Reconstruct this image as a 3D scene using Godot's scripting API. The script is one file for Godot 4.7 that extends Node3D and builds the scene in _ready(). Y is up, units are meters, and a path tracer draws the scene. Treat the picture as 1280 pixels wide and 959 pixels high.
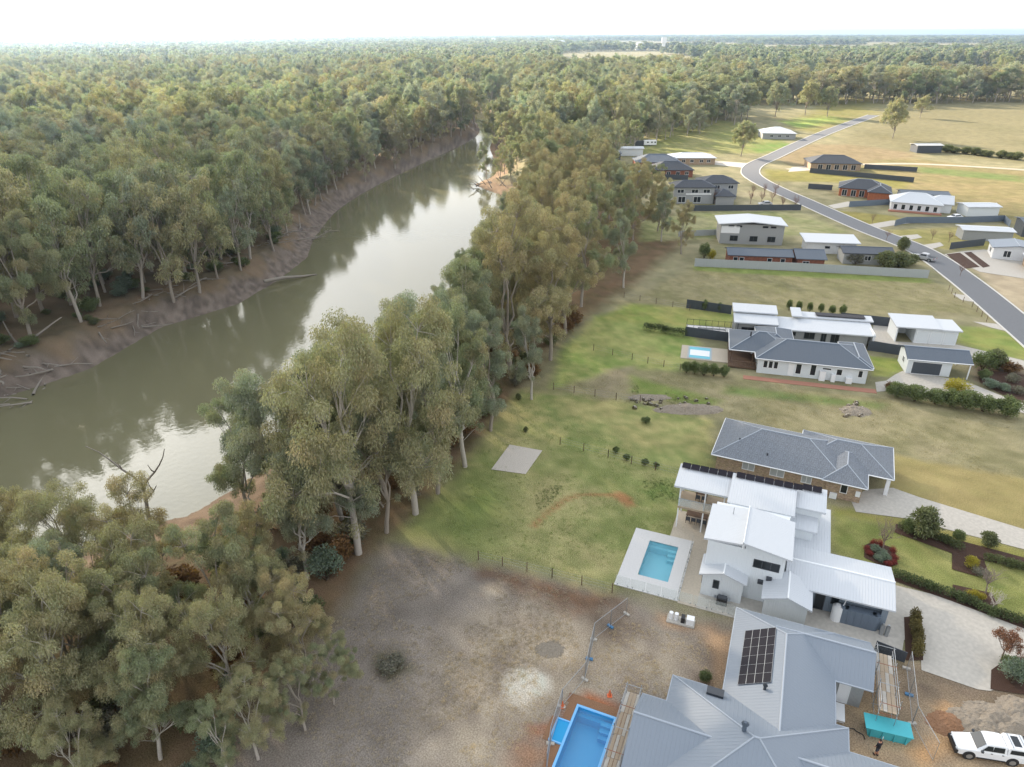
extends Node3D
# An aerial view over a river bend: gum forest on the far bank, house lots and a road on the near one.
# Units are metres, y is up. The eye hangs EYE metres above the lots and looks towards -z.
const EYE := 50.0
const FPX := 887.0
const WATER := -4.5
var PITCH := atan(439.5 / 887.0)
var rng := RandomNumberGenerator.new()
var M := {}
var T := {}
var names := {}

func _ready():
	rng.seed = 7
	setup_view()
	make_textures()
	make_materials()
	plan_holes()
	build_cloud()
	build_ground()
	build_roads()
	build_houses()
	build_site()
	build_yards()
	build_vehicles()
	build_trees()
	build_small()

# ---------------------------------------------------------------- camera, sky, sun
func setup_view():
	var cam := Camera3D.new()
	cam.name = "camera"
	cam.position = Vector3(0, EYE, 0)
	cam.rotation = Vector3(-PITCH, 0, 0)
	cam.fov = rad_to_deg(2.0 * atan(479.5 / FPX))
	cam.near = 0.5
	cam.far = 60000.0
	cam.current = true
	add_child(cam)
	var sky_mat := PanoramaSkyMaterial.new()
	sky_mat.panorama = sky_picture()
	var sky := Sky.new()
	sky.sky_material = sky_mat
	var env := Environment.new()
	env.background_mode = Environment.BG_SKY
	env.sky = sky
	env.tonemap_mode = Environment.TONE_MAPPER_LINEAR
	env.tonemap_exposure = EXPOSURE
	env.sdfgi_enabled = true
	env.ssao_enabled = true
	env.ssil_enabled = true
	env.volumetric_fog_enabled = true
	env.volumetric_fog_density = HAZE
	env.volumetric_fog_albedo = Color(0.74, 0.86, 1.0)
	env.volumetric_fog_anisotropy = 0.7
	var we := WorldEnvironment.new()
	we.name = "environment"
	we.environment = env
	add_child(we)
	var sun := DirectionalLight3D.new()
	sun.name = "sun"
	sun.light_color = Color(1.0, 0.93, 0.83)
	sun.light_energy = SUN_E
	sun.light_angular_distance = SUN_SIZE
	sun.shadow_enabled = true
	var to_sun := sun_direction()
	sun.look_at_from_position(Vector3.ZERO, -to_sun, Vector3.UP)
	add_child(sun)

const SKY_E := 0.72
const AUREOLE := 4.5
const EXPOSURE := 2.75
const HAZE := 0.0001
const SUN_E := 1.6
const SUN_SIZE := 1.2
const SUN_LEFT := 35.0
const SUN_UP := 22.0

func sun_direction() -> Vector3:
	var az := deg_to_rad(SUN_LEFT)
	var el := deg_to_rad(SUN_UP)
	return Vector3(-sin(az) * cos(el), sin(el), -cos(az) * cos(el))

func sky_picture() -> ImageTexture:   # thin bright cloud all round, with the aureole that it draws about the sun
	var f := FastNoiseLite.new()
	f.seed = 2
	f.frequency = 1.3
	f.fractal_octaves = 4
	var im := Image.create(512, 256, false, Image.FORMAT_RGBF)
	var to_sun := sun_direction()
	for y in 256:
		var th := PI * (y + 0.5) / 256.0
		for x in 512:
			var ph := TAU * (x + 0.5) / 512.0
			var d := Vector3(sin(th) * sin(ph), cos(th), -sin(th) * cos(ph))
			var c := Color(0.5, 0.5, 0.48)
			if d.y > 0.0:
				var t := pow(1.0 - d.y, 2.6)
				c = Color(0.555, 0.60, 0.665).lerp(Color(0.99, 0.975, 0.95), t)
				var n := f.get_noise_3d(d.x * 2.0, d.y * 7.0, d.z * 2.0)
				c = c * (1.0 + 0.10 * n)
				var off := rad_to_deg(acos(clampf(d.dot(to_sun), -1.0, 1.0)))
				c = c + Color(1.0, 0.95, 0.86) * AUREOLE * exp(-off / 11.0)
			im.set_pixel(x, y, Color(c.r, c.g, c.b) * SKY_E)
	return ImageTexture.create_from_image(im)

func build_cloud():   # the cloud whose shadow lies over the near lots while the far fields stand in the sun
	var to_sun := sun_direction()
	var at := Vector3(-40, 0, -95) + to_sun * (650.0 / to_sun.y)
	var f := FastNoiseLite.new()
	f.seed = 19
	f.frequency = 0.9
	f.fractal_octaves = 4
	var b := MB.new()
	var n := 48
	for j in n:
		for i in n * 2:
			var q := []
			for c in [[i, j], [i + 1, j], [i + 1, j + 1], [i, j + 1]]:
				var th: float = PI * c[1] / n
				var ph: float = PI * (c[0] % (n * 2)) / n
				var d := Vector3(sin(th) * cos(ph), cos(th), sin(th) * sin(ph))
				q.append(d * (1.0 + 0.35 * f.get_noise_3dv(d * 2.0)) * Vector3(300, 55 if d.y > 0 else 25, 165))
			b.quad(q[0], q[1], q[2], q[3])
	var o := part(b, "cloud", mat("cloud_vapour", Color(0.85, 0.85, 0.86), 1.0))
	var m: StandardMaterial3D = M.cloud_vapour
	m.albedo_color.a = 0.62
	m.transparency = BaseMaterial3D.TRANSPARENCY_ALPHA
	o.position = at
	tag(o, "white cloud shading the near lots and river", "cloud", "", "structure")

# ---------------------------------------------------------------- helpers
func G(px: float, py: float, h := 0.0) -> Vector3:   # the point at height h that the photograph shows at that pixel
	var u := (px - 640.0) / FPX
	var v := (479.5 - py) / FPX
	var d := Vector3(u, v * cos(PITCH) - sin(PITCH), -(cos(PITCH) + v * sin(PITCH)))
	var t := (h - EYE) / d.y
	return Vector3(d.x * t, h, d.z * t)

func lin(r: float, g: float, b: float) -> Color:
	return Color(r / 255.0, g / 255.0, b / 255.0).srgb_to_linear()

func numbered(called: String) -> String:
	var n: int = names.get(called, 0)
	names[called] = n + 1
	return called if n == 0 else "%s_%03d" % [called, n]

func tag(o: Node, label := "", category := "", group := "", kind := ""):
	if label: o.set_meta("label", label)
	if category: o.set_meta("category", category)
	if group: o.set_meta("group", group)
	if kind: o.set_meta("kind", kind)
	return o

func thing(called: String, label: String, category: String, at := Vector3.ZERO, yaw := 0.0, group := "") -> Node3D:
	var o := Node3D.new()
	o.name = numbered(called)
	add_child(o)
	o.position = at
	o.rotation.y = deg_to_rad(yaw)
	tag(o, label, category, group)
	return o

func copy_of(src: Node3D, at: Vector3, yaw: float, size := 1.0, label := "", group := "") -> Node3D:
	var o: Node3D = src.duplicate()
	o.name = numbered(String(src.name).rstrip("0123456789").trim_suffix("_"))
	add_child(o)
	o.position = at
	o.rotation.y = deg_to_rad(yaw)
	o.scale = Vector3.ONE * size
	if label: o.set_meta("label", label)
	if group: o.set_meta("group", group)
	return o

class MB:
	var v := PackedVector3Array()
	var n := PackedVector3Array()
	var uv := PackedVector2Array()
	var c := PackedColorArray()
	var ix := PackedInt32Array()
	var tint := Color.WHITE
	func tri(a: Vector3, b: Vector3, d: Vector3, ua := Vector2.ZERO, ub := Vector2.ZERO, ud := Vector2.ZERO):
		var nn := (d - a).cross(b - a).normalized()
		var i := v.size()
		v.append(a); v.append(b); v.append(d)
		n.append(nn); n.append(nn); n.append(nn)
		uv.append(ua); uv.append(ub); uv.append(ud)
		c.append(tint); c.append(tint); c.append(tint)
		ix.append(i); ix.append(i + 1); ix.append(i + 2)
	func quad(a: Vector3, b: Vector3, d: Vector3, e: Vector3):   # clockwise from outside; uv in metres
		var nn := (e - a).cross(b - a).normalized()
		var i := v.size()
		var w := (b - a).length()
		var h := (e - a).length()
		v.append(a); v.append(b); v.append(d); v.append(e)
		for k in 4:
			n.append(nn); c.append(tint)
		uv.append(Vector2(0, 0)); uv.append(Vector2(w, 0)); uv.append(Vector2(w, h)); uv.append(Vector2(0, h))
		ix.append(i); ix.append(i + 1); ix.append(i + 2); ix.append(i); ix.append(i + 2); ix.append(i + 3)
	func box(lo: Vector3, hi: Vector3, xf := Transform3D.IDENTITY):
		var p := []
		for k in 8:
			p.append(xf * Vector3(hi.x if k & 1 else lo.x, hi.y if k & 2 else lo.y, hi.z if k & 4 else lo.z))
		quad(p[6], p[7], p[5], p[4])
		quad(p[2], p[3], p[7], p[6])
		quad(p[3], p[2], p[0], p[1])
		quad(p[7], p[3], p[1], p[5])
		quad(p[2], p[6], p[4], p[0])
		quad(p[4], p[5], p[1], p[0])
	func poly(pts: Array, thick: float):   # a flat slab under the polygon pts (clockwise from above), uv along the level and the slope
		var nn := Vector3.ZERO
		for k in range(1, pts.size() - 1):
			nn += (pts[k + 1] - pts[0]).cross(pts[k] - pts[0])
		nn = nn.normalized()
		var u := Vector3.UP.cross(nn)
		u = u.normalized() if u.length() > 0.01 else Vector3.RIGHT
		var w := nn.cross(u)
		for k in range(1, pts.size() - 1):
			var q := [pts[0], pts[k], pts[k + 1]]
			tri(q[0], q[1], q[2], Vector2(q[0].dot(u), q[0].dot(w)), Vector2(q[1].dot(u), q[1].dot(w)), Vector2(q[2].dot(u), q[2].dot(w)))
			if thick > 0.0:
				var dn := Vector3(0, -thick, 0)
				tri(q[0] + dn, q[2] + dn, q[1] + dn)
		if thick > 0.0:
			for k in pts.size():
				var a: Vector3 = pts[k]
				var b: Vector3 = pts[(k + 1) % pts.size()]
				var dn := Vector3(0, -thick, 0)
				quad(b, a, a + dn, b + dn)
	func tube(a: Vector3, b: Vector3, ra: float, rb: float, sides := 6, cap := false):
		var ax := b - a
		if ax.length() < 1e-5: return
		ax = ax.normalized()
		var s := ax.cross(Vector3.UP if absf(ax.y) < 0.9 else Vector3.RIGHT).normalized()
		var t := ax.cross(s)
		var i := v.size()
		for k in sides + 1:
			var an := TAU * k / sides
			var d := s * cos(an) + t * sin(an)
			v.append(a + d * ra); v.append(b + d * rb)
			n.append(d); n.append(d)
			uv.append(Vector2(float(k) / sides, 0)); uv.append(Vector2(float(k) / sides, 1))
			c.append(tint); c.append(tint)
		for k in sides:
			var j := i + k * 2
			ix.append(j); ix.append(j + 1); ix.append(j + 3); ix.append(j); ix.append(j + 3); ix.append(j + 2)
		if cap:
			for k in sides:
				var an := TAU * k / sides
				var an2 := TAU * (k + 1) / sides
				var d1 := s * cos(an) + t * sin(an)
				var d2 := s * cos(an2) + t * sin(an2)
				tri(b, b + d2 * rb, b + d1 * rb)
				tri(a, a + d1 * ra, a + d2 * ra)
	func path(pts: Array, radii: Array, sides := 6):   # a bent tapering tube with shared rings
		var i := v.size()
		var s := Vector3.RIGHT
		for k in pts.size():
			var ax: Vector3 = (pts[mini(k + 1, pts.size() - 1)] - pts[maxi(k - 1, 0)]).normalized()
			s = (s - ax * s.dot(ax))
			s = s.normalized() if s.length() > 0.05 else ax.cross(Vector3.FORWARD).normalized()
			var t := ax.cross(s)
			for j in sides + 1:
				var an := TAU * j / sides
				var d := s * cos(an) + t * sin(an)
				v.append(pts[k] + d * radii[k]); n.append(d); c.append(tint)
				uv.append(Vector2(float(j) / sides, k))
		for k in pts.size() - 1:
			for j in sides:
				var a := i + k * (sides + 1) + j
				var b := a + sides + 1
				ix.append(a); ix.append(b); ix.append(b + 1); ix.append(a); ix.append(b + 1); ix.append(a + 1)
	func mesh() -> ArrayMesh:
		var arr := []
		arr.resize(Mesh.ARRAY_MAX)
		arr[Mesh.ARRAY_VERTEX] = v
		arr[Mesh.ARRAY_NORMAL] = n
		arr[Mesh.ARRAY_TEX_UV] = uv
		arr[Mesh.ARRAY_COLOR] = c
		arr[Mesh.ARRAY_INDEX] = ix
		var m := ArrayMesh.new()
		m.add_surface_from_arrays(Mesh.PRIMITIVE_TRIANGLES, arr)
		return m

func part(mb, called: String, material: Material, parent: Node = self) -> MeshInstance3D:
	var o := MeshInstance3D.new()
	o.mesh = mb.mesh() if mb is MB else mb
	o.name = numbered(called) if parent == self else called
	o.material_override = null
	o.set_surface_override_material(0, material)
	parent.add_child(o, true)
	return o

func box_part(parent: Node, called: String, material: Material, x0: float, x1: float, y0: float, y1: float, z0: float, z1: float) -> MeshInstance3D:
	var b := MB.new()
	b.box(Vector3(minf(x0, x1), minf(y0, y1), minf(z0, z1)), Vector3(maxf(x0, x1), maxf(y0, y1), maxf(z0, z1)))
	return part(b, called, material, parent)

func struct(mb, called: String, material: Material) -> MeshInstance3D:
	var o := part(mb, called, material, self)
	o.set_meta("kind", "structure")
	return o

func sheet(called: String, pts: Array, y: float, material: Material, thick := 0.0) -> MeshInstance3D:   # a level sheet over world points (x, z)
	var b := MB.new()
	var flat := PackedVector2Array()
	for p in pts: flat.append(p)
	var order := Geometry2D.triangulate_polygon(flat)
	for k in range(0, order.size(), 3):
		var q := []
		for j in 3:
			q.append(Vector3(flat[order[k + j]].x, y, flat[order[k + j]].y))
		if (q[2] - q[0]).cross(q[1] - q[0]).y < 0: q = [q[0], q[2], q[1]]
		b.tri(q[0], q[1], q[2], Vector2(q[0].x, q[0].z), Vector2(q[1].x, q[1].z), Vector2(q[2].x, q[2].z))
	if thick > 0.0:
		for k in flat.size():
			var a := Vector3(flat[k].x, y, flat[k].y)
			var e := Vector3(flat[(k + 1) % flat.size()].x, y, flat[(k + 1) % flat.size()].y)
			var dn := Vector3(0, -thick, 0)
			if Geometry2D.is_polygon_clockwise(flat): b.quad(a, e, e + dn, a + dn)
			else: b.quad(e, a, a + dn, e + dn)
	return struct(b, called, material)

func P2(px: float, py: float, h := 0.0) -> Vector2:
	var w := G(px, py, h)
	return Vector2(w.x, w.z)

func pxs(list: Array) -> Array:
	var out := []
	for q in list: out.append(P2(q[0], q[1]))
	return out

# ---------------------------------------------------------------- textures and materials
func noise_tex(size: int, freq: float, lo: float, hi: float, octaves := 4, sd := 1, kind := FastNoiseLite.TYPE_SIMPLEX_SMOOTH, normal := false, bump := 4.0) -> NoiseTexture2D:
	var f := FastNoiseLite.new()
	f.noise_type = kind
	f.frequency = freq
	f.fractal_octaves = octaves
	f.seed = sd
	var t := NoiseTexture2D.new()
	t.width = size
	t.height = size
	t.seamless = true
	t.noise = f
	t.as_normal_map = normal
	t.bump_strength = bump
	if not normal:
		var g := Gradient.new()
		g.set_color(0, Color(lo, lo, lo))
		g.set_color(1, Color(hi, hi, hi))
		t.color_ramp = g
	return t

func rib_tex(step: int, width: int) -> ImageTexture:   # parallel ribs for relief, one every `step` pixels
	var im := Image.create(128, 8, false, Image.FORMAT_L8)
	for x in 128:
		var k := x % step
		var h := 1.0 if k < width else 0.0
		if k == width or k == step - 1: h = 0.5
		for y in 8: im.set_pixel(x, y, Color(h, h, h))
	return ImageTexture.create_from_image(im)

func make_textures():
	T.grain = noise_tex(1024, 0.03, 0.45, 1.25, 5, 3)
	T.grain.color_ramp.set_color(0, Color(0.68, 0.665, 0.645))
	T.grain.color_ramp.set_color(1, Color(1.0, 1.0, 1.0))
	T.blotch = noise_tex(512, 0.012, 0.86, 1.0, 4, 9)
	T.bump = noise_tex(512, 0.05, 0.0, 1.0, 4, 5)
	T.soft = noise_tex(512, 0.02, 0.90, 1.0, 4, 21)
	T.ripple = noise_tex(1024, 0.018, 0, 1, 3, 12, FastNoiseLite.TYPE_SIMPLEX_SMOOTH, true, 3.0)
	T.ribs = rib_tex(32, 6)
	T.fineribs = rib_tex(16, 7)
	# roof tiles: courses with a lip at the foot and joints between tiles
	var im := Image.create(128, 128, false, Image.FORMAT_L8)
	for y in 128:
		for x in 128:
			var row := y / 32
			var h := float(y % 32) / 32.0
			var jx := (x + (16 if row % 2 else 0)) % 32
			h = 0.25 + 0.75 * h
			if jx < 2: h *= 0.5
			im.set_pixel(x, y, Color(h, h, h))
	T.tiles = ImageTexture.create_from_image(im)
	var tc := Image.create(64, 64, false, Image.FORMAT_RGB8)
	var r := RandomNumberGenerator.new()
	r.seed = 4
	for ty in 16:
		for tx in 16:
			var k := r.randf_range(0.78, 1.0)
			tc.fill_rect(Rect2i(tx * 4, ty * 4, 4, 4), Color(k, k, k * r.randf_range(0.98, 1.0)))
	T.tilecol = ImageTexture.create_from_image(tc)
	var br := Image.create(128, 128, false, Image.FORMAT_RGB8)
	br.fill(Color(0.82, 0.80, 0.76))
	for ty in 16:
		for tx in range(-1, 8):
			var k := r.randf_range(0.7, 1.0)
			br.fill_rect(Rect2i(tx * 16 + (8 if ty % 2 else 0), ty * 8 + 1, 15, 7), Color(k, k * r.randf_range(0.93, 1.0), k * r.randf_range(0.9, 1.0)))
	T.brick = ImageTexture.create_from_image(br)

func mat(key: String, col: Color, rough := 0.8, metal := 0.0) -> StandardMaterial3D:   # col is a linear base colour
	var m := StandardMaterial3D.new()
	m.resource_name = key
	m.albedo_color = col.linear_to_srgb()
	m.roughness = rough
	m.metallic = metal
	M[key] = m
	return m

func grained(m: StandardMaterial3D, tex: Texture2D, metres: float, relief := 0.0):
	m.albedo_texture = tex
	m.uv1_triplanar = true
	m.uv1_world_triplanar = true
	m.uv1_scale = Vector3.ONE / metres
	if relief > 0.0:
		m.heightmap_enabled = true
		m.heightmap_texture = T.bump
		m.heightmap_scale = relief
	return m

func ribbed(m: StandardMaterial3D, tex: Texture2D, metres: float, relief: float):   # ribs along the fall of the roof, uv in metres
	m.heightmap_enabled = true
	m.heightmap_texture = tex
	m.heightmap_scale = relief
	m.uv1_scale = Vector3(1.0 / metres, 1.0 / metres, 1)
	return m

func make_materials():
	var g := mat("ground", Color(1, 1, 1), 0.95)
	g.vertex_color_use_as_albedo = true
	grained(g, T.grain, 5.3, 5.0)
	g.metallic_specular = 0.2
	g.detail_enabled = true
	g.detail_blend_mode = BaseMaterial3D.BLEND_MODE_MUL
	g.detail_albedo = T.blotch
	g.detail_uv_layer = BaseMaterial3D.DETAIL_UV_2
	g.uv2_triplanar = true
	g.uv2_world_triplanar = true
	g.uv2_scale = Vector3.ONE / 31.0
	var w := mat("river", Color(0.160, 0.150, 0.088), 0.06)
	w.metallic_specular = 0.58
	w.normal_enabled = true
	w.normal_texture = T.ripple
	w.normal_scale = 0.10
	w.uv1_triplanar = true
	w.uv1_world_triplanar = true
	w.uv1_scale = Vector3.ONE / 24.0
	grained(mat("asphalt", lin(112, 114, 118), 0.9), T.soft, 7.0)
	grained(mat("concrete", lin(188, 182, 172), 0.85), T.soft, 6.0)
	grained(mat("kerb", lin(205, 203, 198), 0.85), T.soft, 3.0)
	grained(mat("gravel_road", lin(200, 190, 172), 0.95), T.grain, 9.0)
	grained(mat("paving", lin(214, 212, 210), 0.75), T.soft, 1.7)
	grained(mat("patio", lin(196, 184, 166), 0.85), T.soft, 3.0)
	grained(mat("sand", lin(205, 196, 184), 0.95), T.soft, 1.3, 2.0)
	grained(mat("mulch", lin(92, 66, 52), 0.95), T.grain, 1.5, 6.0)
	grained(mat("rubble", lin(186, 174, 158), 0.95), T.grain, 1.8, 8.0)
	grained(mat("orange_earth", lin(178, 136, 104), 0.95), T.grain, 2.2, 6.0)
	grained(mat("red_brick_edge", lin(170, 120, 100), 0.9), T.soft, 1.0)
	ribbed(mat("white_metal", lin(194, 198, 203), 0.45), T.ribs, 1.0, 2.0)
	ribbed(mat("blue_grey_metal", lin(126, 135, 146), 0.42), T.ribs, 1.2, 1.1)
	ribbed(mat("slate_metal", lin(80, 90, 102), 0.5), T.ribs, 1.0, 2.0)
	ribbed(mat("dark_metal", lin(68, 74, 84), 0.5), T.ribs, 1.0, 2.0)
	var t := mat("grey_tiles", lin(128, 134, 144), 0.7)
	t.albedo_texture = T.tilecol
	ribbed(t, T.tiles, 1.35, 4.0)
	t = mat("dark_tiles", lin(72, 76, 84), 0.7)
	t.albedo_texture = T.tilecol
	ribbed(t, T.tiles, 1.35, 3.0)
	mat("ridge_pale", lin(160, 168, 178), 0.5)
	mat("ridge_dark", lin(88, 98, 112), 0.5)
	mat("ridge_white", lin(235, 238, 240), 0.45)
	grained(mat("white_wall", lin(222, 224, 226), 0.8), T.soft, 2.5)
	ribbed(mat("white_cladding", lin(214, 219, 222), 0.6), T.fineribs, 1.6, 1.2)
	ribbed(mat("grey_cladding", lin(128, 140, 152), 0.6), T.fineribs, 1.2, 1.5)
	grained(mat("grey_wall", lin(160, 162, 162), 0.8), T.soft, 2.5)
	var b := mat("tan_brick", lin(190, 172, 148), 0.9)
	b.albedo_texture = T.brick
	b.uv1_scale = Vector3(0.55, 0.85, 1)
	b = mat("red_brick", lin(158, 106, 86), 0.9)
	b.albedo_texture = T.brick
	b.uv1_scale = Vector3(0.55, 0.85, 1)
	b = mat("orange_brick", lin(186, 118, 84), 0.9)
	b.albedo_texture = T.brick
	b.uv1_scale = Vector3(0.55, 0.85, 1)
	mat("trim_white", lin(232, 233, 234), 0.5)
	mat("glass", Color(0.02, 0.025, 0.03), 0.05)
	mat("solar", Color(0.022, 0.02, 0.026), 0.3).metallic_specular = 0.18
	mat("steel", lin(170, 174, 178), 0.35, 0.7)
	mat("black", Color(0.02, 0.02, 0.022), 0.5)
	mat("charcoal", lin(62, 66, 72), 0.6)
	ribbed(mat("charcoal_panel", lin(70, 76, 84), 0.55), T.fineribs, 1.0, 1.5)
	ribbed(mat("blue_grey_panel", lin(104, 116, 130), 0.55), T.fineribs, 1.0, 1.5)
	ribbed(mat("pale_panel", lin(168, 172, 174), 0.55), T.fineribs, 1.0, 1.5)
	grained(mat("timber", lin(176, 158, 136), 0.85), T.soft, 0.8)
	grained(mat("dark_timber", lin(104, 82, 66), 0.85), T.soft, 0.8)
	mat("pool_blue", lin(0, 150, 208), 0.4)
	mat("pool_blue_rim", lin(120, 186, 236), 0.4)
	grained(mat("pool_aqua", lin(112, 196, 214), 0.5), T.soft, 0.7)
	var pw := mat("pool_water", Color(0.55, 0.80, 0.88), 0.03)
	pw.albedo_color.a = 0.12
	pw.transparency = BaseMaterial3D.TRANSPARENCY_ALPHA
	pw.metallic_specular = 0.16
	pw.normal_enabled = true
	pw.normal_texture = T.ripple
	pw.normal_scale = 0.12
	pw.uv1_triplanar = true
	pw.uv1_world_triplanar = true
	pw.uv1_scale = Vector3.ONE / 3.0
	var cg := mat("clear_glass", Color(0.75, 0.85, 0.85), 0.02)
	cg.albedo_color.a = 0.15
	cg.transparency = BaseMaterial3D.TRANSPARENCY_ALPHA
	mat("turquoise", lin(72, 176, 186), 0.6)
	mat("paint_white", lin(236, 238, 240), 0.25).clearcoat_enabled = true
	mat("paint_silver", lin(170, 172, 176), 0.3, 0.3).clearcoat_enabled = true
	mat("rubber", Color(0.025, 0.025, 0.026), 0.8)
	mat("lamp_red", lin(170, 30, 24), 0.3)
	mat("lamp_clear", lin(225, 228, 230), 0.15)
	mat("orange_plastic", lin(232, 120, 74), 0.6)
	mat("blue_plastic", lin(70, 120, 160), 0.6)
	mat("skin", lin(190, 140, 115), 0.6)
	mat("dark_cloth", Color(0.02, 0.021, 0.026), 0.9)
	mat("rust_steel", lin(150, 96, 74), 0.7, 0.3)
	var lf := mat("leaf", Color(1, 1, 1), 0.6)
	lf.vertex_color_use_as_albedo = true
	lf.metallic_specular = 0.35
	lf.backlight_enabled = true
	lf.backlight = Color(0.82, 0.86, 0.66)
	lf.cull_mode = BaseMaterial3D.CULL_DISABLED
	var bk := mat("bark", Color(1, 1, 1), 0.9)
	bk.vertex_color_use_as_albedo = true
	grained(bk, T.grain, 2.4)
	mat("dead_wood", lin(168, 160, 150), 0.9)
	grained(M.dead_wood, T.grain, 1.7)
	mat("stone", lin(206, 198, 186), 0.9)
	grained(M.stone, T.grain, 1.2)

# ---------------------------------------------------------------- ground, river, roads
var LEFT_BANK := [[-900, -60], [-320, -70], [-200, -88], [-130, -95], [-105, -98], [-85, -104], [-80, -110], [-76, -116], [-72, -136], [-61, -150], [-57, -167], [-55, -187], [-58, -205], [-59, -249], [-52, -293], [-38, -354], [-27, -397], [-20, -440], [-21, -480], [-34, -540], [-80, -600], [-160, -660], [-420, -720]]
var RIGHT_BANK := [[-420, -745], [-150, -690], [-60, -630], [-12, -550], [-5, -500], [-9, -455], [-12, -388], [-7, -330], [-9, -305], [-16, -288], [-2, -264], [-2, -240], [-7, -214], [-14, -167], [-21, -131], [-29, -104], [-34, -85], [-40, -74], [-52, -66], [-75, -60], [-110, -52], [-200, -40], [-320, -20], [-900, 0]]
var left_pts := PackedVector2Array()
var right_pts := PackedVector2Array()
var river_poly := PackedVector2Array()
var zones := []
var n_big := FastNoiseLite.new()
var n_mid := FastNoiseLite.new()
var n_fine := FastNoiseLite.new()

func line_distance(pts: PackedVector2Array, p: Vector2) -> float:
	var best := 1e12
	for k in pts.size() - 1:
		var a := pts[k]
		var ab := pts[k + 1] - a
		var t := clampf((p - a).dot(ab) / ab.length_squared(), 0.0, 1.0)
		best = minf(best, (a + ab * t - p).length_squared())
	return sqrt(best)

func smooth_line(list: Array, every := 22) -> PackedVector2Array:
	var c := Curve2D.new()
	var p := []
	for q in list: p.append(Vector2(q[0], q[1]))
	for k in p.size():
		var d: Vector2 = (p[mini(k + 1, p.size() - 1)] - p[maxi(k - 1, 0)]) / 6.0
		c.add_point(p[k], -d, d)
	c.bake_interval = every
	return c.get_baked_points()

func river_side(x: float, z: float) -> Array:   # [distance to the water's edge (negative over water), true on the forest's side]
	var p := Vector2(x, z)
	var dl := line_distance(left_pts, p)
	var dr := line_distance(right_pts, p)
	var inside := Geometry2D.is_point_in_polygon(p, river_poly)
	return [-minf(dl, dr) if inside else minf(dl, dr), dl < dr]

func land(x: float, z: float) -> float:
	var s := river_side(x, z)
	return land_at(x, z, s)

func land_at(x: float, z: float, s: Array) -> float:
	var d: float = s[0]
	if d < 0.0: return WATER - 0.02 - 0.35 * minf(-d, 6.0)
	var wide := 8.5 if s[1] else 17.0
	var wob := 1.0 + 0.25 * n_big.get_noise_2d(x * 2.0, z * 2.0)
	var t := clampf(d / (wide * wob), 0.0, 1.0)
	var h := lerpf(WATER - 0.02, -0.02, t * t * (3.0 - 2.0 * t) * 0.6 + 0.4 * t)
	if d < wide * 1.5: h += 0.45 * n_mid.get_noise_2d(x * 3.0, z * 3.0) * minf(1.0, d / 3.0) - 0.05
	return minf(h, -0.01) if not s[1] else h + clampf((d - 12.0) / 40.0, 0.0, 1.0) * 0.8 * n_big.get_noise_2d(x * 1.5, z * 1.5)

func zone(c1: Color, c2: Color, px_list: Array, feather := 1.2, patch := 0.08):
	var poly := PackedVector2Array(pxs(px_list))
	var lo := poly[0]
	var hi := poly[0]
	for p in poly:
		lo = lo.min(p)
		hi = hi.max(p)
	zones.append([poly, lo - Vector2(feather, feather), hi + Vector2(feather, feather), c1, c2, feather, patch])

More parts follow.
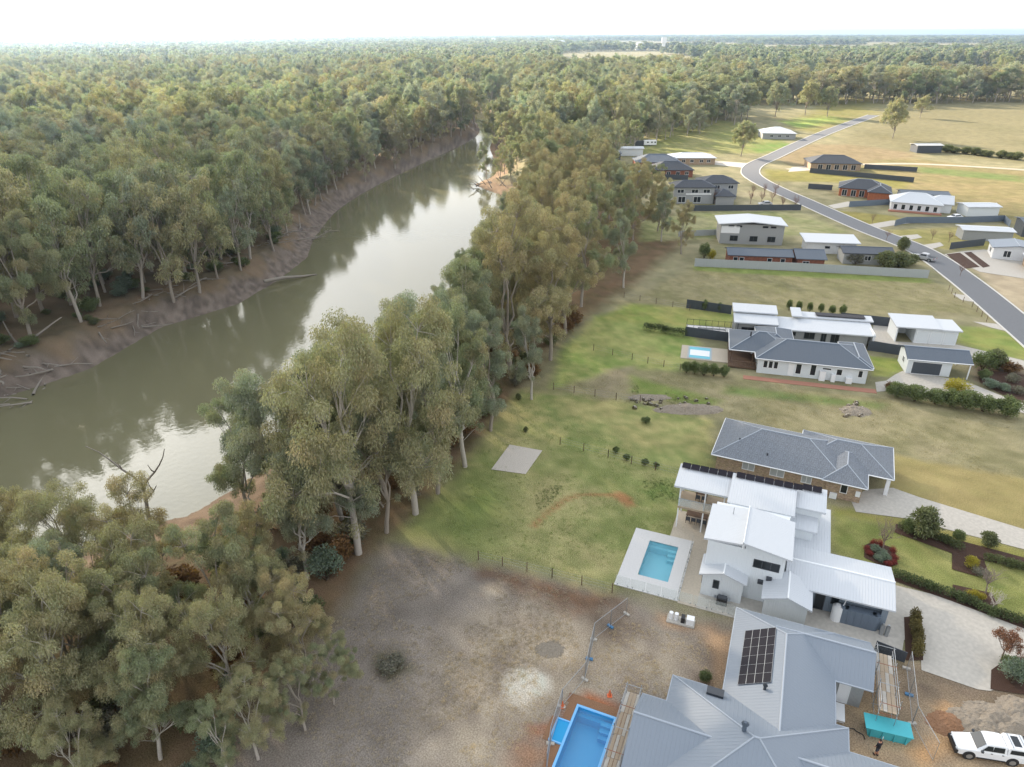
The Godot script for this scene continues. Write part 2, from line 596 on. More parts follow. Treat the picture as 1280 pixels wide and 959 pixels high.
func make_zones():
	# leaf litter under the trees on the near bank
	zone(lin(122, 102, 82), lin(100, 90, 68), [[300, 990], [330, 860], [440, 770], [470, 690], [500, 660], [560, 600], [600, 560], [640, 500], [690, 430], [730, 395], [770, 370], [800, 350], [830, 320], [860, 300], [850, 270], [760, 250], [640, 255], [560, 350], [400, 500], [250, 650], [0, 760], [-200, 990]], 2.0, 0.15)
	zone(lin(138, 130, 122), lin(120, 113, 106), [[220, 1010], [400, 810], [462, 700], [492, 675], [600, 702], [770, 742], [860, 770], [930, 780], [900, 860], [1000, 960], [1000, 1010]], 1.5, 0.10)
	zone(lin(172, 159, 140), lin(142, 130, 117), [[560, 800], [640, 740], [700, 745], [790, 770], [905, 790], [905, 860], [840, 870], [800, 890], [770, 870], [700, 900], [640, 990], [520, 990]], 3.0, 0.22)
	zone(lin(104, 86, 72), lin(126, 100, 80), [[600, 707], [770, 748], [775, 762], [720, 770], [690, 752], [600, 722]], 1.2, 0.4)
	zone(lin(120, 104, 90), lin(98, 88, 78), [[735, 770], [770, 762], [790, 775], [780, 800], [745, 800]], 1.6, 0.3)
	zone(lin(120, 104, 90), lin(102, 90, 80), [[890, 785], [915, 800], [905, 850], [880, 868], [850, 860], [885, 835]], 1.2, 0.3)
	zone(lin(184, 154, 124), lin(166, 138, 110), [[822, 768], [850, 778], [885, 783], [912, 795], [903, 850], [898, 880], [885, 870], [898, 830], [880, 790], [830, 783]], 0.7, 0.4)
	zone(lin(160, 104, 74), lin(140, 92, 66), [[712, 880], [735, 866], [768, 878], [778, 888], [768, 893], [735, 880], [708, 890], [690, 935], [684, 945], [688, 920]], 0.5, 0.5)
	zone(lin(156, 122, 98), lin(138, 114, 96), [[640, 935], [665, 915], [690, 945], [660, 985], [640, 985]], 1.0, 0.4)
	zone(lin(148, 96, 72), lin(150, 110, 84), [[660, 908], [690, 902], [690, 918], [670, 920]], 0.5, 0.5)
	zone(lin(206, 198, 184), lin(192, 182, 166), [[627, 850], [640, 835], [665, 834], [688, 845], [690, 862], [668, 872], [655, 884], [632, 880]], 0.28, 0.5)
	zone(lin(192, 178, 158), lin(170, 154, 134), [[576, 850], [600, 842], [602, 862], [585, 872]], 0.9, 0.5)
	zone(lin(192, 178, 158), lin(170, 154, 134), [[605, 735], [625, 728], [628, 742], [612, 748]], 0.9, 0.5)
	zone(lin(192, 178, 158), lin(170, 154, 134), [[665, 790], [700, 785], [735, 800], [730, 825], [690, 830]], 2.0, 0.4)
	zone(lin(96, 86, 72), lin(84, 84, 60), [[468, 822], [500, 818], [515, 835], [490, 848], [470, 840]], 0.9, 0.5)
	zone(lin(172, 150, 122), lin(142, 126, 106), [[1030, 850], [1100, 828], [1150, 828], [1300, 872], [1300, 1010], [1030, 1010]], 1.0, 0.25)
	zone(lin(112, 100, 88), lin(130, 116, 98), [[1115, 828], [1290, 868], [1290, 900], [1200, 885], [1150, 870], [1120, 880]], 1.0, 0.4)
	zone(lin(206, 164, 118), lin(190, 150, 108), [[1172, 886], [1185, 883], [1210, 915], [1185, 935], [1150, 960], [1140, 940], [1180, 915]], 0.7, 0.4)
	# mown lawns
	zone(lin(124, 132, 82), lin(158, 152, 108), [[492, 674], [520, 645], [560, 600], [612, 540], [640, 505], [655, 488], [760, 520], [855, 590], [860, 640], [870, 690], [765, 738], [640, 706]], 1.2, 0.045)
	zone(lin(108, 124, 72), lin(122, 132, 80), [[530, 660], [590, 600], [640, 610], [620, 660], [600, 690], [560, 680]], 3.0, 0.1)
	zone(lin(104, 124, 68), lin(132, 136, 86), [[800, 600], [850, 600], [852, 625], [815, 625], [790, 612]], 1.5, 0.35)
	zone(lin(126, 136, 84), lin(164, 156, 108), [[612, 534], [650, 488], [700, 480], [800, 505], [890, 525], [893, 590], [852, 595]], 1.0, 0.045)
	zone(lin(158, 118, 84), lin(146, 116, 80), [[664, 656], [680, 642], [700, 626], [722, 617.5], [760, 617], [776, 614], [790, 621], [794, 631], [786, 634], [765, 620.5], [724, 620], [705, 628], [685, 644], [668, 659]], 0.35, 0.5)
	zone(lin(128, 124, 92), lin(150, 142, 112), [[660, 490], [700, 455], [770, 455], [900, 468], [1000, 480], [1100, 494], [1270, 522], [1300, 606], [1120, 566], [900, 524], [800, 500]], 1.2, 0.07)
	zone(lin(124, 142, 80), lin(160, 158, 104), [[690, 485], [700, 440], [745, 395], [800, 385], [862, 392], [872, 430], [850, 465], [790, 460]], 1.0, 0.06)
	zone(lin(152, 142, 118), lin(138, 130, 104), [[742, 480], [760, 462], [792, 458], [770, 495], [745, 500]], 1.0, 0.3)
	zone(lin(112, 130, 70), lin(126, 134, 80), [[790, 470], [900, 500], [885, 510], [790, 490]], 1.0, 0.2)
	zone(lin(106, 122, 74), lin(120, 126, 82), [[910, 482], [1000, 492], [1110, 505], [1100, 512], [980, 500], [905, 492]], 0.8, 0.2)
	zone(lin(126, 140, 76), lin(150, 148, 92), [[745, 400], [790, 378], [870, 386], [920, 392], [920, 410], [800, 404]], 1.0, 0.07)
	zone(lin(124, 121, 88), lin(143, 136, 106), [[780, 378], [868, 334], [1160, 349], [1262, 404], [1200, 392], [1100, 396], [980, 386], [860, 382]], 1.2, 0.06)
	zone(lin(116, 130, 72), lin(126, 136, 80), [[868, 332], [1160, 348], [1165, 354], [1000, 346], [868, 338]], 0.6, 0.2)
	zone(lin(154, 141, 98), lin(140, 131, 88), [[1117, 568], [1300, 602], [1300, 668], [1120, 622], [1108, 606]], 0.8, 0.12)
	zone(lin(114, 122, 70), lin(142, 140, 90), [[1040, 643], [1150, 665], [1300, 712], [1300, 782], [1190, 747], [1118, 722], [1035, 690]], 0.6, 0.07)
	zone(lin(146, 138, 86), lin(126, 128, 72), [[1040, 632], [1130, 648], [1300, 692], [1300, 708], [1150, 664], [1040, 644]], 0.5, 0.12)
	zone(lin(124, 140, 70), lin(144, 146, 86), [[1085, 445], [1127, 449], [1130, 462], [1113, 471], [1092, 470]], 0.4, 0.15)
	zone(lin(120, 136, 74), lin(140, 142, 84), [[1195, 428], [1200, 408], [1240, 410], [1300, 424], [1300, 454], [1230, 440]], 0.8, 0.12)
	zone(lin(98, 82, 70), lin(120, 112, 96), [[1215, 448], [1300, 460], [1300, 510], [1250, 492], [1215, 475]], 0.8, 0.3)
	# lots and paddocks further up
	zone(lin(128, 134, 90), lin(152, 148, 112), [[800, 276], [870, 264], [1000, 264], [1062, 290], [1000, 294], [800, 302]], 1.5, 0.05)
	zone(lin(118, 125, 76), lin(138, 135, 92), [[770, 192], [830, 160], [900, 150], [992, 168], [960, 192], [880, 192]], 3.0, 0.03)
	zone(lin(98, 126, 66), lin(118, 128, 78), [[935, 184], [975, 176], [1000, 184], [950, 192]], 2.0, 0.05)
	zone(lin(122, 117, 82), lin(138, 126, 94), [[1000, 217], [1110, 195], [1300, 216], [1300, 290], [1250, 275], [1140, 240]], 2.0, 0.03)
	zone(lin(104, 120, 72), lin(112, 120, 78), [[1145, 208], [1280, 220], [1280, 228], [1150, 216]], 2.0, 0.05)
	zone(lin(142, 134, 82), lin(130, 126, 74), [[1045, 263], [1120, 270], [1135, 280], [1085, 284]], 1.0, 0.08)
	zone(lin(136, 129, 80), lin(124, 122, 72), [[955, 212], [1010, 214], [1140, 226], [1130, 236], [1040, 228], [960, 226]], 1.5, 0.05)
	zone(lin(140, 136, 86), lin(154, 146, 100), [[1098, 288], [1250, 282], [1300, 300], [1240, 312], [1180, 312]], 1.0, 0.06)
	zone(lin(142, 128, 102), lin(126, 115, 88), [[960, 195], [1010, 180], [1110, 180], [1150, 196], [1000, 210]], 3.0, 0.05)
	zone(lin(176, 162, 138), lin(160, 148, 126), [[1200, 318], [1300, 330], [1300, 420], [1250, 370]], 1.0, 0.06)
	zone(lin(180, 168, 140), lin(152, 146, 112), [[925, 238], [960, 240], [1000, 262], [925, 264]], 1.5, 0.05)
	zone(lin(132, 126, 98), lin(118, 114, 86), [[1050, 178], [1100, 145], [1150, 122], [1330, 114], [1330, 210], [1150, 192]], 4.0, 0.015)
	zone(lin(134, 126, 86), lin(118, 118, 70), [[985, 160], [1040, 122], [1092, 122], [1096, 142], [1030, 168]], 4.0, 0.02)
	zone(lin(120, 146, 78), lin(150, 156, 92), [[975, 152], [1040, 145], [1055, 150], [1000, 160]], 3.0, 0.02)
	zone(lin(150, 168, 116), lin(160, 172, 122), [[970, 70], [985, 60], [1075, 59], [1085, 66], [1060, 71]], 20.0, 0.002)

func grid_lines(inner: Array, out_to: float, growth: float) -> PackedFloat32Array:
	var a := PackedFloat32Array()
	for q in inner:
		var v: float = q[0]
		while v < q[1] - 0.001:
			a.append(v)
			v += q[2]
	var step: float = inner[-1][2]
	var x: float = inner[-1][1]
	while x < out_to:
		a.append(x)
		step *= growth
		x += step
	a.append(out_to)
	var back := PackedFloat32Array()
	step = inner[0][2]
	x = inner[0][0]
	while x > -out_to:
		step *= growth
		x -= step
		back.append(maxf(x, -out_to))
	back.reverse()
	back.append_array(a)
	return back

func ground_color(x: float, z: float, s: Array) -> Color:
	var f := n_fine.get_noise_2d(x, z)
	var m := n_mid.get_noise_2d(x, z)
	var b := n_big.get_noise_2d(x, z)
	var col: Color
	var d: float = s[0]
	if s[1]:
		col = lin(126, 110, 92).lerp(lin(104, 96, 78), clampf(0.5 + 1.2 * m + 0.4 * f, 0, 1))
		if d < 11.0:   # bare eroded bank
			col = col.lerp(lin(132, 121, 112).lerp(lin(98, 90, 83), clampf(0.5 + 1.5 * f, 0, 1)), clampf((6.5 + 5.0 * m - d) / 3.0, 0, 1))
	else:
		col = lin(124, 122, 94).lerp(lin(146, 140, 112), clampf(0.5 + 1.3 * m, 0, 1))
		if d < 12.0: col = col.lerp(lin(138, 118, 98), clampf((12.0 - d) / 6.0, 0, 1))
	var p := Vector2(x, z)
	for q in zones:
		if x < q[1].x or x > q[2].x or z < q[1].y or z > q[2].y: continue
		var poly: PackedVector2Array = q[0]
		var inside := Geometry2D.is_point_in_polygon(p, poly)
		var best := 1e9
		for k in poly.size():
			var a := poly[k]
			var ab := poly[(k + 1) % poly.size()] - a
			var t := clampf((p - a).dot(ab) / maxf(ab.length_squared(), 1e-6), 0.0, 1.0)
			best = minf(best, (a + ab * t - p).length_squared())
		best = sqrt(best) * (1.0 if inside else -1.0)
		var w := clampf(0.5 + (best / q[5]) * 0.5 + 0.35 * f, 0.0, 1.0)
		if w <= 0.0: continue
		if absf(best) > q[5] * 2.0: w = 1.0 if inside else 0.0
		var k2 := n_big.get_noise_2d(x * q[6] * 60.0 + 31.0, z * q[6] * 60.0) * 0.85 + 0.55 * f + 0.4 * m
		var zc: Color = q[3]
		col = col.lerp(zc.lerp(q[4], clampf(0.5 + k2, 0, 1)), w)
	return col * GAIN * (1.0 + 0.10 * f)

const GAIN := 1.8

func build_ground():
	n_big.seed = 3; n_big.frequency = 0.02; n_big.fractal_octaves = 3
	n_mid.seed = 5; n_mid.frequency = 0.09; n_mid.fractal_octaves = 3
	n_fine.seed = 8; n_fine.frequency = 0.42; n_fine.fractal_octaves = 3
	left_pts = smooth_line(LEFT_BANK)
	right_pts = smooth_line(RIGHT_BANK)
	river_poly = left_pts.duplicate()
	river_poly.append_array(right_pts)
	make_zones()
	var xs := grid_lines([[-70.0, 62.0, 0.55], [62.0, 150.0, 1.1]], 16000.0, 1.09)
	var zs := grid_lines([[-240.0, -112.0, 1.1], [-112.0, -28.0, 0.55]], 16000.0, 1.055)
	var v := PackedVector3Array()
	var c := PackedColorArray()
	var ix := PackedInt32Array()
	var nx := xs.size()
	for j in zs.size():
		for i in nx:
			var x := xs[i]
			var z := zs[j]
			var seen := z < -20.0 and z > -9000.0 and absf(x) < 40.0 - z * 0.85
			if seen:
				var s := river_side(x, z) if z > -900.0 else [500.0, x < 0.15 * z + 160.0]
				v.append(Vector3(x, land_at(x, z, s), z))
				c.append(ground_color(x, z, s))
			else:
				var s2 := river_side(x, z) if absf(z) < 900.0 and absf(x) < 950.0 else [500.0, false]
				v.append(Vector3(x, land_at(x, z, s2) if s2[0] < 20.0 else -0.02, z))
				c.append(lin(110, 112, 80) * GAIN)
	for j in zs.size() - 1:
		for i in nx - 1:
			var a := j * nx + i
			if absf(xs[i]) < 40.0 and zs[j] > -70.0 and zs[j] < -25.0:
				if in_hole(xs[i], zs[j]) or in_hole(xs[i + 1], zs[j]) or in_hole(xs[i], zs[j + 1]) or in_hole(xs[i + 1], zs[j + 1]): continue
			ix.append(a); ix.append(a + 1); ix.append(a + nx + 1)
			ix.append(a); ix.append(a + nx + 1); ix.append(a + nx)
	var nn := PackedVector3Array()
	nn.resize(v.size())
	for j in zs.size():
		for i in nx:
			var a := j * nx + i
			var l := v[a - 1] if i > 0 else v[a]
			var r := v[a + 1] if i < nx - 1 else v[a]
			var u := v[a - nx] if j > 0 else v[a]
			var d := v[a + nx] if j < zs.size() - 1 else v[a]
			nn[a] = (d - u).cross(r - l).normalized()
	var arr := []
	arr.resize(Mesh.ARRAY_MAX)
	arr[Mesh.ARRAY_VERTEX] = v
	arr[Mesh.ARRAY_NORMAL] = nn
	arr[Mesh.ARRAY_COLOR] = c
	arr[Mesh.ARRAY_INDEX] = ix
	var m := ArrayMesh.new()
	m.add_surface_from_arrays(Mesh.PRIMITIVE_TRIANGLES, arr)
	var o := struct(m, "ground", M.ground)
	tag(o, "grassy lots, bare earth and leaf litter beside the river", "ground")
	var wb := MB.new()
	wb.quad(Vector3(-900, WATER, -760), Vector3(60, WATER, -760), Vector3(60, WATER, 30), Vector3(-900, WATER, 30))
	tag(struct(wb, "river", M.river), "olive brown river curving away between wooded banks", "river")

func ribbon(called: String, line: PackedVector2Array, off0: float, off1: float, y: float, material: Material, drop := 0.0) -> MeshInstance3D:
	var b := MB.new()
	for k in line.size() - 1:
		var q := []
		for j in [k, k + 1]:
			var t: Vector2 = (line[mini(j + 1, line.size() - 1)] - line[maxi(j - 1, 0)]).normalized()
			var side := Vector2(-t.y, t.x)
			for o in [off0, off1]:
				var w: Vector2 = line[j] + side * o
				q.append(Vector3(w.x, y, w.y))
		var pts := [q[0], q[1], q[3], q[2]]
		if (pts[3] - pts[0]).cross(pts[1] - pts[0]).y < 0: pts.reverse()
		b.quad(pts[0], pts[1], pts[2], pts[3])
		if drop > 0.0:
			var dn := Vector3(0, -drop, 0)
			for e in 4:
				b.quad(pts[(e + 1) % 4], pts[e], pts[e] + dn, pts[(e + 1) % 4] + dn)
	return struct(b, called, material)

var road_line := PackedVector2Array()

func build_roads():
	var list := []
	for q in [[1330, 455], [1280, 412], [1205, 350], [1150, 313], [1080, 285], [1003, 251], [971, 237], [947, 224.5], [938, 215.5], [944, 206], [968, 195], [1000, 180], [1040, 163], [1092, 144]]:
		var w := P2(q[0], q[1])
		list.append([w.x, w.y])
	road_line = smooth_line(list, 4)
	tag(ribbon("road", road_line, -3.4, 3.4, 0.05, M.asphalt), "grey asphalt road winding between the lots", "road")
	tag(ribbon("kerb", road_line, -3.75, -3.4, 0.13, M.kerb, 0.14), "pale concrete kerb along one edge of the road", "kerb")
	tag(ribbon("kerb", road_line, 3.4, 3.75, 0.13, M.kerb, 0.14), "pale concrete kerb along the other edge of the road", "kerb")
	var track := []
	for q in [[985, 212], [1040, 207], [1100, 205], [1147, 205], [1210, 208], [1290, 213]]:
		var w := P2(q[0], q[1])
		track.append([w.x, w.y])
	tag(ribbon("gravel_track", smooth_line(track, 5), -2.0, 2.0, 0.03, M.gravel_road), "pale gravel track crossing the paddock", "track", "", "structure")
	var drives := [
		["driveway", "pale concrete forecourt beside the white modern house", [[886, 741], [900, 733], [960, 742], [1012, 752], [1110, 745], [1116, 731], [1190, 749], [1300, 792], [1300, 862], [1275, 850], [1238, 864], [1222, 862], [1152, 838], [1150, 803], [1130, 800], [1126, 826], [1085, 812], [930, 765]]],
		["driveway", "concrete drive leading to the brick house with grey tiles", [[1062, 622], [1085, 612], [1116, 610], [1150, 622], [1300, 668], [1300, 692], [1130, 648], [1070, 640]]],
		["driveway", "curving concrete drive to the detached garage by round shrubs", [[1094, 478], [1108, 476], [1118, 469], [1128, 464], [1186, 473], [1215, 480], [1250, 494], [1300, 512], [1300, 522], [1240, 506], [1200, 494], [1160, 492], [1120, 488], [1096, 490]]],
		["driveway", "concrete drive passing the long white shed", [[1092, 404], [1116, 404], [1119, 427], [1196, 431], [1235, 440], [1300, 456], [1300, 464], [1215, 450], [1150, 436], [1090, 426]]],
		["crossover", "concrete crossover between paddock fence and road", [[1190, 367], [1221, 371], [1230, 380], [1202, 375]]],
		["crossover", "concrete crossover beside the long white shed's lawn", [[1216, 402], [1256, 406], [1266, 416], [1240, 410]]],
		["driveway", "pale drive below the white house with hipped roof", [[1084, 281], [1113, 276], [1150, 274], [1150, 278], [1122, 281], [1093, 286]]],
		["driveway", "paved court before the roofs beside planting strips", [[1180, 318], [1205, 314], [1230, 312], [1290, 322], [1290, 350], [1225, 340]]],
		["driveway", "pale drive crossing the verge toward low blue roofs", [[1125, 295], [1147, 293], [1153, 297], [1133, 301]]],
		["driveway", "second pale drive crossing the verge beside the road", [[1150, 307], [1175, 303], [1180, 307], [1160, 313]]],
		["driveway", "drive of the brick house under construction", [[1035, 257], [1060, 252], [1075, 256], [1043, 261]]],
		["driveway", "bare pale drive at the dark hipped house by the bend", [[990, 209], [1014, 207], [1014, 213], [985, 215]]],
		["driveway", "pale drive in front of the long pale roofed shed", [[893, 201], [935, 204], [930, 210], [893, 206]]],
	]
	for k in drives.size():
		var o := sheet(drives[k][0], pxs(drives[k][2]), 0.022 + 0.001 * k, M.concrete)
		tag(o, drives[k][1], "driveway")

# ---------------------------------------------------------------- house kit (all in the house's own axes: x along the front, z towards the front)
func roof_block(p: Node, x0: float, x1: float, z0: float, z1: float, he: float, deg: float, material: Material, cap: Material, ends := "hh", along := "", gutter: Material = null) -> MeshInstance3D:
	# a hipped or gabled roof over a rectangle; ends: h(ip) or g(able) for the low and the high end of the ridge
	var on_x := (x1 - x0) >= (z1 - z0) if along == "" else along == "x"
	var s := (z1 - z0) / 2.0 if on_x else (x1 - x0) / 2.0
	var rise := s * tan(deg_to_rad(deg))
	var lo := x0 if on_x else z0
	var hi := x1 if on_x else z1
	var mid := (z0 + z1) / 2.0 if on_x else (x0 + x1) / 2.0
	var r0 := lo + (s if ends[0] == "h" else 0.0)
	var r1 := hi - (s if ends[1] == "h" else 0.0)
	if r0 > r1:
		r0 = (lo + hi) / 2.0
		r1 = r0
	var at := func(a: float, c: float, y: float): return Vector3(a, y, c) if on_x else Vector3(c, y, a)
	var c0 := z0 if on_x else x0
	var c1 := z1 if on_x else x1
	var ra: Vector3 = at.call(r0, mid, he + rise)
	var rb: Vector3 = at.call(r1, mid, he + rise)
	var k00: Vector3 = at.call(lo, c0, he)
	var k10: Vector3 = at.call(hi, c0, he)
	var k11: Vector3 = at.call(hi, c1, he)
	var k01: Vector3 = at.call(lo, c1, he)
	var b := MB.new()
	var caps := MB.new()
	var planes := []
	if ra.distance_to(rb) > 0.02:
		planes.append([k00, k10, rb, ra])
		planes.append([k11, k01, ra, rb])
		caps.tube(ra, rb, 0.09, 0.09, 6, true)
	else:
		planes.append([k00, k10, ra])
		planes.append([k11, k01, ra])
	if ends[0] == "h":
		planes.append([k01, k00, ra])
		caps.tube(k00, ra, 0.07, 0.07, 5)
		caps.tube(k01, ra, 0.07, 0.07, 5)
	if ends[1] == "h":
		planes.append([k10, k11, rb])
		caps.tube(k10, rb, 0.07, 0.07, 5)
		caps.tube(k11, rb, 0.07, 0.07, 5)
	for q in planes:
		var nn: Vector3 = (q[2] - q[0]).cross(q[1] - q[0])
		if nn.y < 0: q.reverse()
		b.poly(q, 0.16)
	var o := part(b, "roof", material, p)
	part(caps, "ridge_cap", cap, o)
	if gutter:
		var ring := [k00, k10, k11, k01]
		for k in 4:
			var skip: bool = (k == 3 and ends[0] == "g") or (k == 1 and ends[1] == "g")
			if skip: continue
			var gm := MB.new()
			gm.tube(ring[k] + Vector3(0, -0.06, 0), ring[(k + 1) % 4] + Vector3(0, -0.06, 0), 0.075, 0.075, 5)
			part(gm, "gutter", gutter, o)
	return o

func gable_wall(p: Node, called: String, material: Material, x: float, z0: float, z1: float, he: float, rise: float, along := "x", thick := 0.15) -> MeshInstance3D:
	# the triangle under a gable; along: axis of the ridge
	var b := MB.new()
	for s in [-0.5, 0.5]:
		var a := Vector3(x + s * thick, he, z0)
		var d := Vector3(x + s * thick, he, z1)
		var t := Vector3(x + s * thick, he + rise, (z0 + z1) / 2.0)
		if along != "x":
			a = Vector3(a.z, a.y, a.x); d = Vector3(d.z, d.y, d.x); t = Vector3(t.z, t.y, t.x)
		if s < 0: b.tri(a, t, d)
		else: b.tri(a, d, t)
	return part(b, called, material, p)

func shed_roof(p: Node, material: Material, x0: float, x1: float, z0: float, z1: float, hb: float, hf: float, hb1 := -1.0, hf1 := -1.0, thick := 0.22) -> MeshInstance3D:
	# one plane: heights at the back (z0) and the front (z1), and at x1 when they differ
	if hb1 < 0: hb1 = hb
	if hf1 < 0: hf1 = hf
	var b := MB.new()
	b.poly([Vector3(x0, hb, z0), Vector3(x1, hb1, z0), Vector3(x1, hf1, z1), Vector3(x0, hf, z1)], thick)
	return part(b, "roof", material, p)

func wall(p: Node, material: Material, x0: float, x1: float, z0: float, z1: float, h: float, y0 := -0.1) -> MeshInstance3D:
	return box_part(p, "wall", material, x0, x1, y0, h, z0, z1)

func opening(p: Node, called: String, face: String, at: float, u: float, y: float, w: float, h: float, glass: Material = null, frame: Material = null, bars := 1) -> MeshInstance3D:
	# a window or door set on a wall face: face f/b (z = at, u along x) or l/r (x = at, u along z)
	glass = M.glass if glass == null else glass
	frame = M.trim_white if frame == null else frame
	var sgn := 1.0 if face in ["f", "r"] else -1.0
	var spot := func(a: float, yy: float, out: float): return Vector3(a, yy, at + sgn * out) if face in ["f", "b"] else Vector3(at + sgn * out, yy, a)
	var box := func(m: MB, a0: float, a1: float, y0: float, y1: float, o0: float, o1: float):
		var k: Vector3 = spot.call(a0, y0, o0)
		var l: Vector3 = spot.call(a1, y1, o1)
		m.box(k.min(l), k.max(l))
	var f := MB.new()
	var e := 0.07
	box.call(f, u - w / 2, u + w / 2, y + h - e, y + h, -0.03, 0.06)
	box.call(f, u - w / 2, u + w / 2, y, y + e, -0.03, 0.07)
	box.call(f, u - w / 2, u - w / 2 + e, y + e, y + h - e, -0.03, 0.06)
	box.call(f, u + w / 2 - e, u + w / 2, y + e, y + h - e, -0.03, 0.06)
	for k in range(1, bars + 1):
		if bars < 1: break
		var c := u - w / 2 + w * k / (bars + 1.0)
		box.call(f, c - e / 2, c + e / 2, y + e, y + h - e, -0.03, 0.055)
	var o := part(f, called, frame, p)
	var g := MB.new()
	box.call(g, u - w / 2 + e, u + w / 2 - e, y + e, y + h - e, -0.02, 0.025)
	part(g, "pane" if called == "window" else "leaf_panel", glass, o)
	return o

func post(p: Node, material: Material, x: float, z: float, y0: float, y1: float, r := 0.06, called := "post"):
	return box_part(p, called, material, x - r, x + r, y0, y1, z - r, z + r)

func build_houses():
	house_white()
	house_grey_roof()
	house_tiled()
	house_weatherboard()
	house_stepped()
	house_rows()

# the white modern house in the middle of the picture
func house_white():
	var p := thing("modern_house", "white two storey modern house with stepped skillion roofs beside the small pool", "house", Vector3(21.28, 0, -62.63), -22)
	var W: Material = M.white_cladding
	var R: Material = M.white_metal
	wall(p, W, 2.0, 8.1, -3.6, 1.2, 5.75)
	wall(p, W, 0.8, 8.0, 1.2, 8.0, 5.85)
	box_part(p, "wall", W, 4.3, 8.0, 5.85, 6.25, 2.9, 8.0)
	wall(p, W, 8.1, 11.1, -4.5, -1.7, 5.3)
	wall(p, W, 8.1, 10.5, -1.7, 0.3, 4.1)
	wall(p, M.white_wall, 8.1, 12.0, -5.4, 1.3, 2.75)
	wall(p, W, 0.85, 4.7, 8.0, 9.1, 2.6)
	wall(p, W, 6.75, 10.5, 6.9, 10.3, 2.6)
	wall(p, M.white_wall, 8.0, 17.4, 2.2, 6.9, 2.75)
	box_part(p, "clad_wall", M.grey_cladding, 10.9, 17.3, -0.1, 2.8, 6.9, 6.96)
	wall(p, M.grey_cladding, 16.9, 17.4, 6.97, 7.7, 2.75)
	# roofs
	shed_roof(p, R, -4.0, 1.72, -4.3, -0.45, 6.15, 5.6)
	shed_roof(p, R, 1.74, 8.42, -4.05, 0.9, 6.45, 5.85)
	shed_roof(p, R, 8.44, 11.45, -5.1, -1.35, 6.0, 5.55)
	shed_roof(p, R, 8.0, 10.85, -2.2, 0.6, 4.6, 4.25)
	shed_roof(p, R, 8.1, 12.35, -6.05, 1.7, 3.0, 2.9)
	shed_roof(p, R, 0.38, 4.28, 1.95, 8.0, 6.02, 6.02, 6.3, 6.3)
	shed_roof(p, R, 4.0, 8.5, 2.5, 8.7, 7.0, 7.0, 6.25, 6.25)
	box_part(p, "roof_flashing", M.ridge_white, 3.98, 4.06, 6.3, 7.08, 2.5, 8.7)
	box_part(p, "clerestory", M.white_wall, 4.07, 4.2, 6.0, 6.75, 2.8, 8.2)
	roof_block(p, 0.5, 5.0, 6.3, 9.5, 2.78, 18, R, M.ridge_white, "gg", "z")
	gable_wall(p, "gable", W, 9.02, 0.85, 4.7, 2.6, 0.7, "z")
	roof_block(p, 6.4, 10.85, 6.9, 10.75, 2.78, 20, R, M.ridge_white, "gg", "z")
	gable_wall(p, "gable", W, 10.22, 6.75, 10.5, 2.6, 0.72, "z")
	roof_block(p, 8.3, 17.85, 1.75, 8.15, 2.98, 13, R, M.ridge_white, "gg", "x")
	gable_wall(p, "gable", W, 17.3, 2.2, 6.9, 2.75, 0.55, "x")
	# openings
	opening(p, "window", "f", 8.0, 6.4, 4.0, 2.4, 0.95, null, M.charcoal, 2)
	opening(p, "window", "f", 9.1, 2.2, 1.2, 0.6, 1.0, null, M.charcoal, 0)
	opening(p, "window", "l", 0.8, 5.0, 3.6, 3.4, 1.3, null, M.charcoal, 2)
	opening(p, "door", "l", 0.8, 4.4, 0.05, 4.0, 2.3, null, M.charcoal, 2)
	opening(p, "window", "l", 0.85, 8.5, 1.1, 0.5, 0.9, null, M.charcoal, 0)
	opening(p, "window", "l", 2.0, -1.2, 3.3, 3.2, 2.1, null, M.charcoal, 2)
	opening(p, "door", "l", 2.0, -1.2, 0.05, 3.4, 2.3, null, M.charcoal, 2)
	opening(p, "window", "r", 8.0, 5.2, 4.2, 2.2, 0.9, null, M.charcoal, 1)
	opening(p, "door", "f", 6.96, 11.7, 0.05, 0.9, 2.1, null, M.charcoal, 0)
	opening(p, "window", "f", 6.96, 13.0, 1.1, 0.7, 1.1, null, M.charcoal, 0)
	opening(p, "window", "r", 17.4, 4.6, 1.0, 1.6, 1.0, null, M.charcoal, 1)
	opening(p, "window", "r", 10.5, 9.0, 1.0, 1.0, 1.0, null, M.charcoal, 0)
	# balcony over the terrace
	box_part(p, "balcony_floor", M.timber, -3.4, 2.0, 2.7, 2.92, -3.9, -0.6)
	for q in [[-3.3, -3.8], [-3.3, -0.75], [-0.6, -0.75], [1.4, -0.75]]:
		post(p, M.trim_white, q[0], q[1], -0.05, 5.6, 0.07)
	var rail := box_part(p, "balustrade", M.clear_glass, -3.35, 1.9, 2.95, 3.9, -0.68, -0.66)
	box_part(rail, "handrail", M.steel, -3.38, 1.9, 3.9, 3.95, -0.70, -0.64)
	var rail2 := box_part(p, "balustrade", M.clear_glass, -3.36, -3.34, 2.95, 3.9, -3.8, -0.7)
	box_part(rail2, "handrail", M.steel, -3.38, -3.32, 3.9, 3.95, -3.8, -0.7)
	# row of solar panels along the upper edge
	for k in 15:
		var x := -3.75 + k * 0.98
		var y := 6.2 if k < 6 else (6.48 if k < 13 else 6.06)
		var z := -4.15 if k < 6 else (-3.95 if k < 13 else -4.9)
		var b := MB.new()
		var xf := Transform3D(Basis(Vector3.RIGHT, deg_to_rad(14)), Vector3(x, y + 0.10, z + 0.3))
		b.box(Vector3(0, -0.02, -0.42), Vector3(0.92, 0.02, 0.42), xf)
		part(b, "solar_panel", M.solar, p)
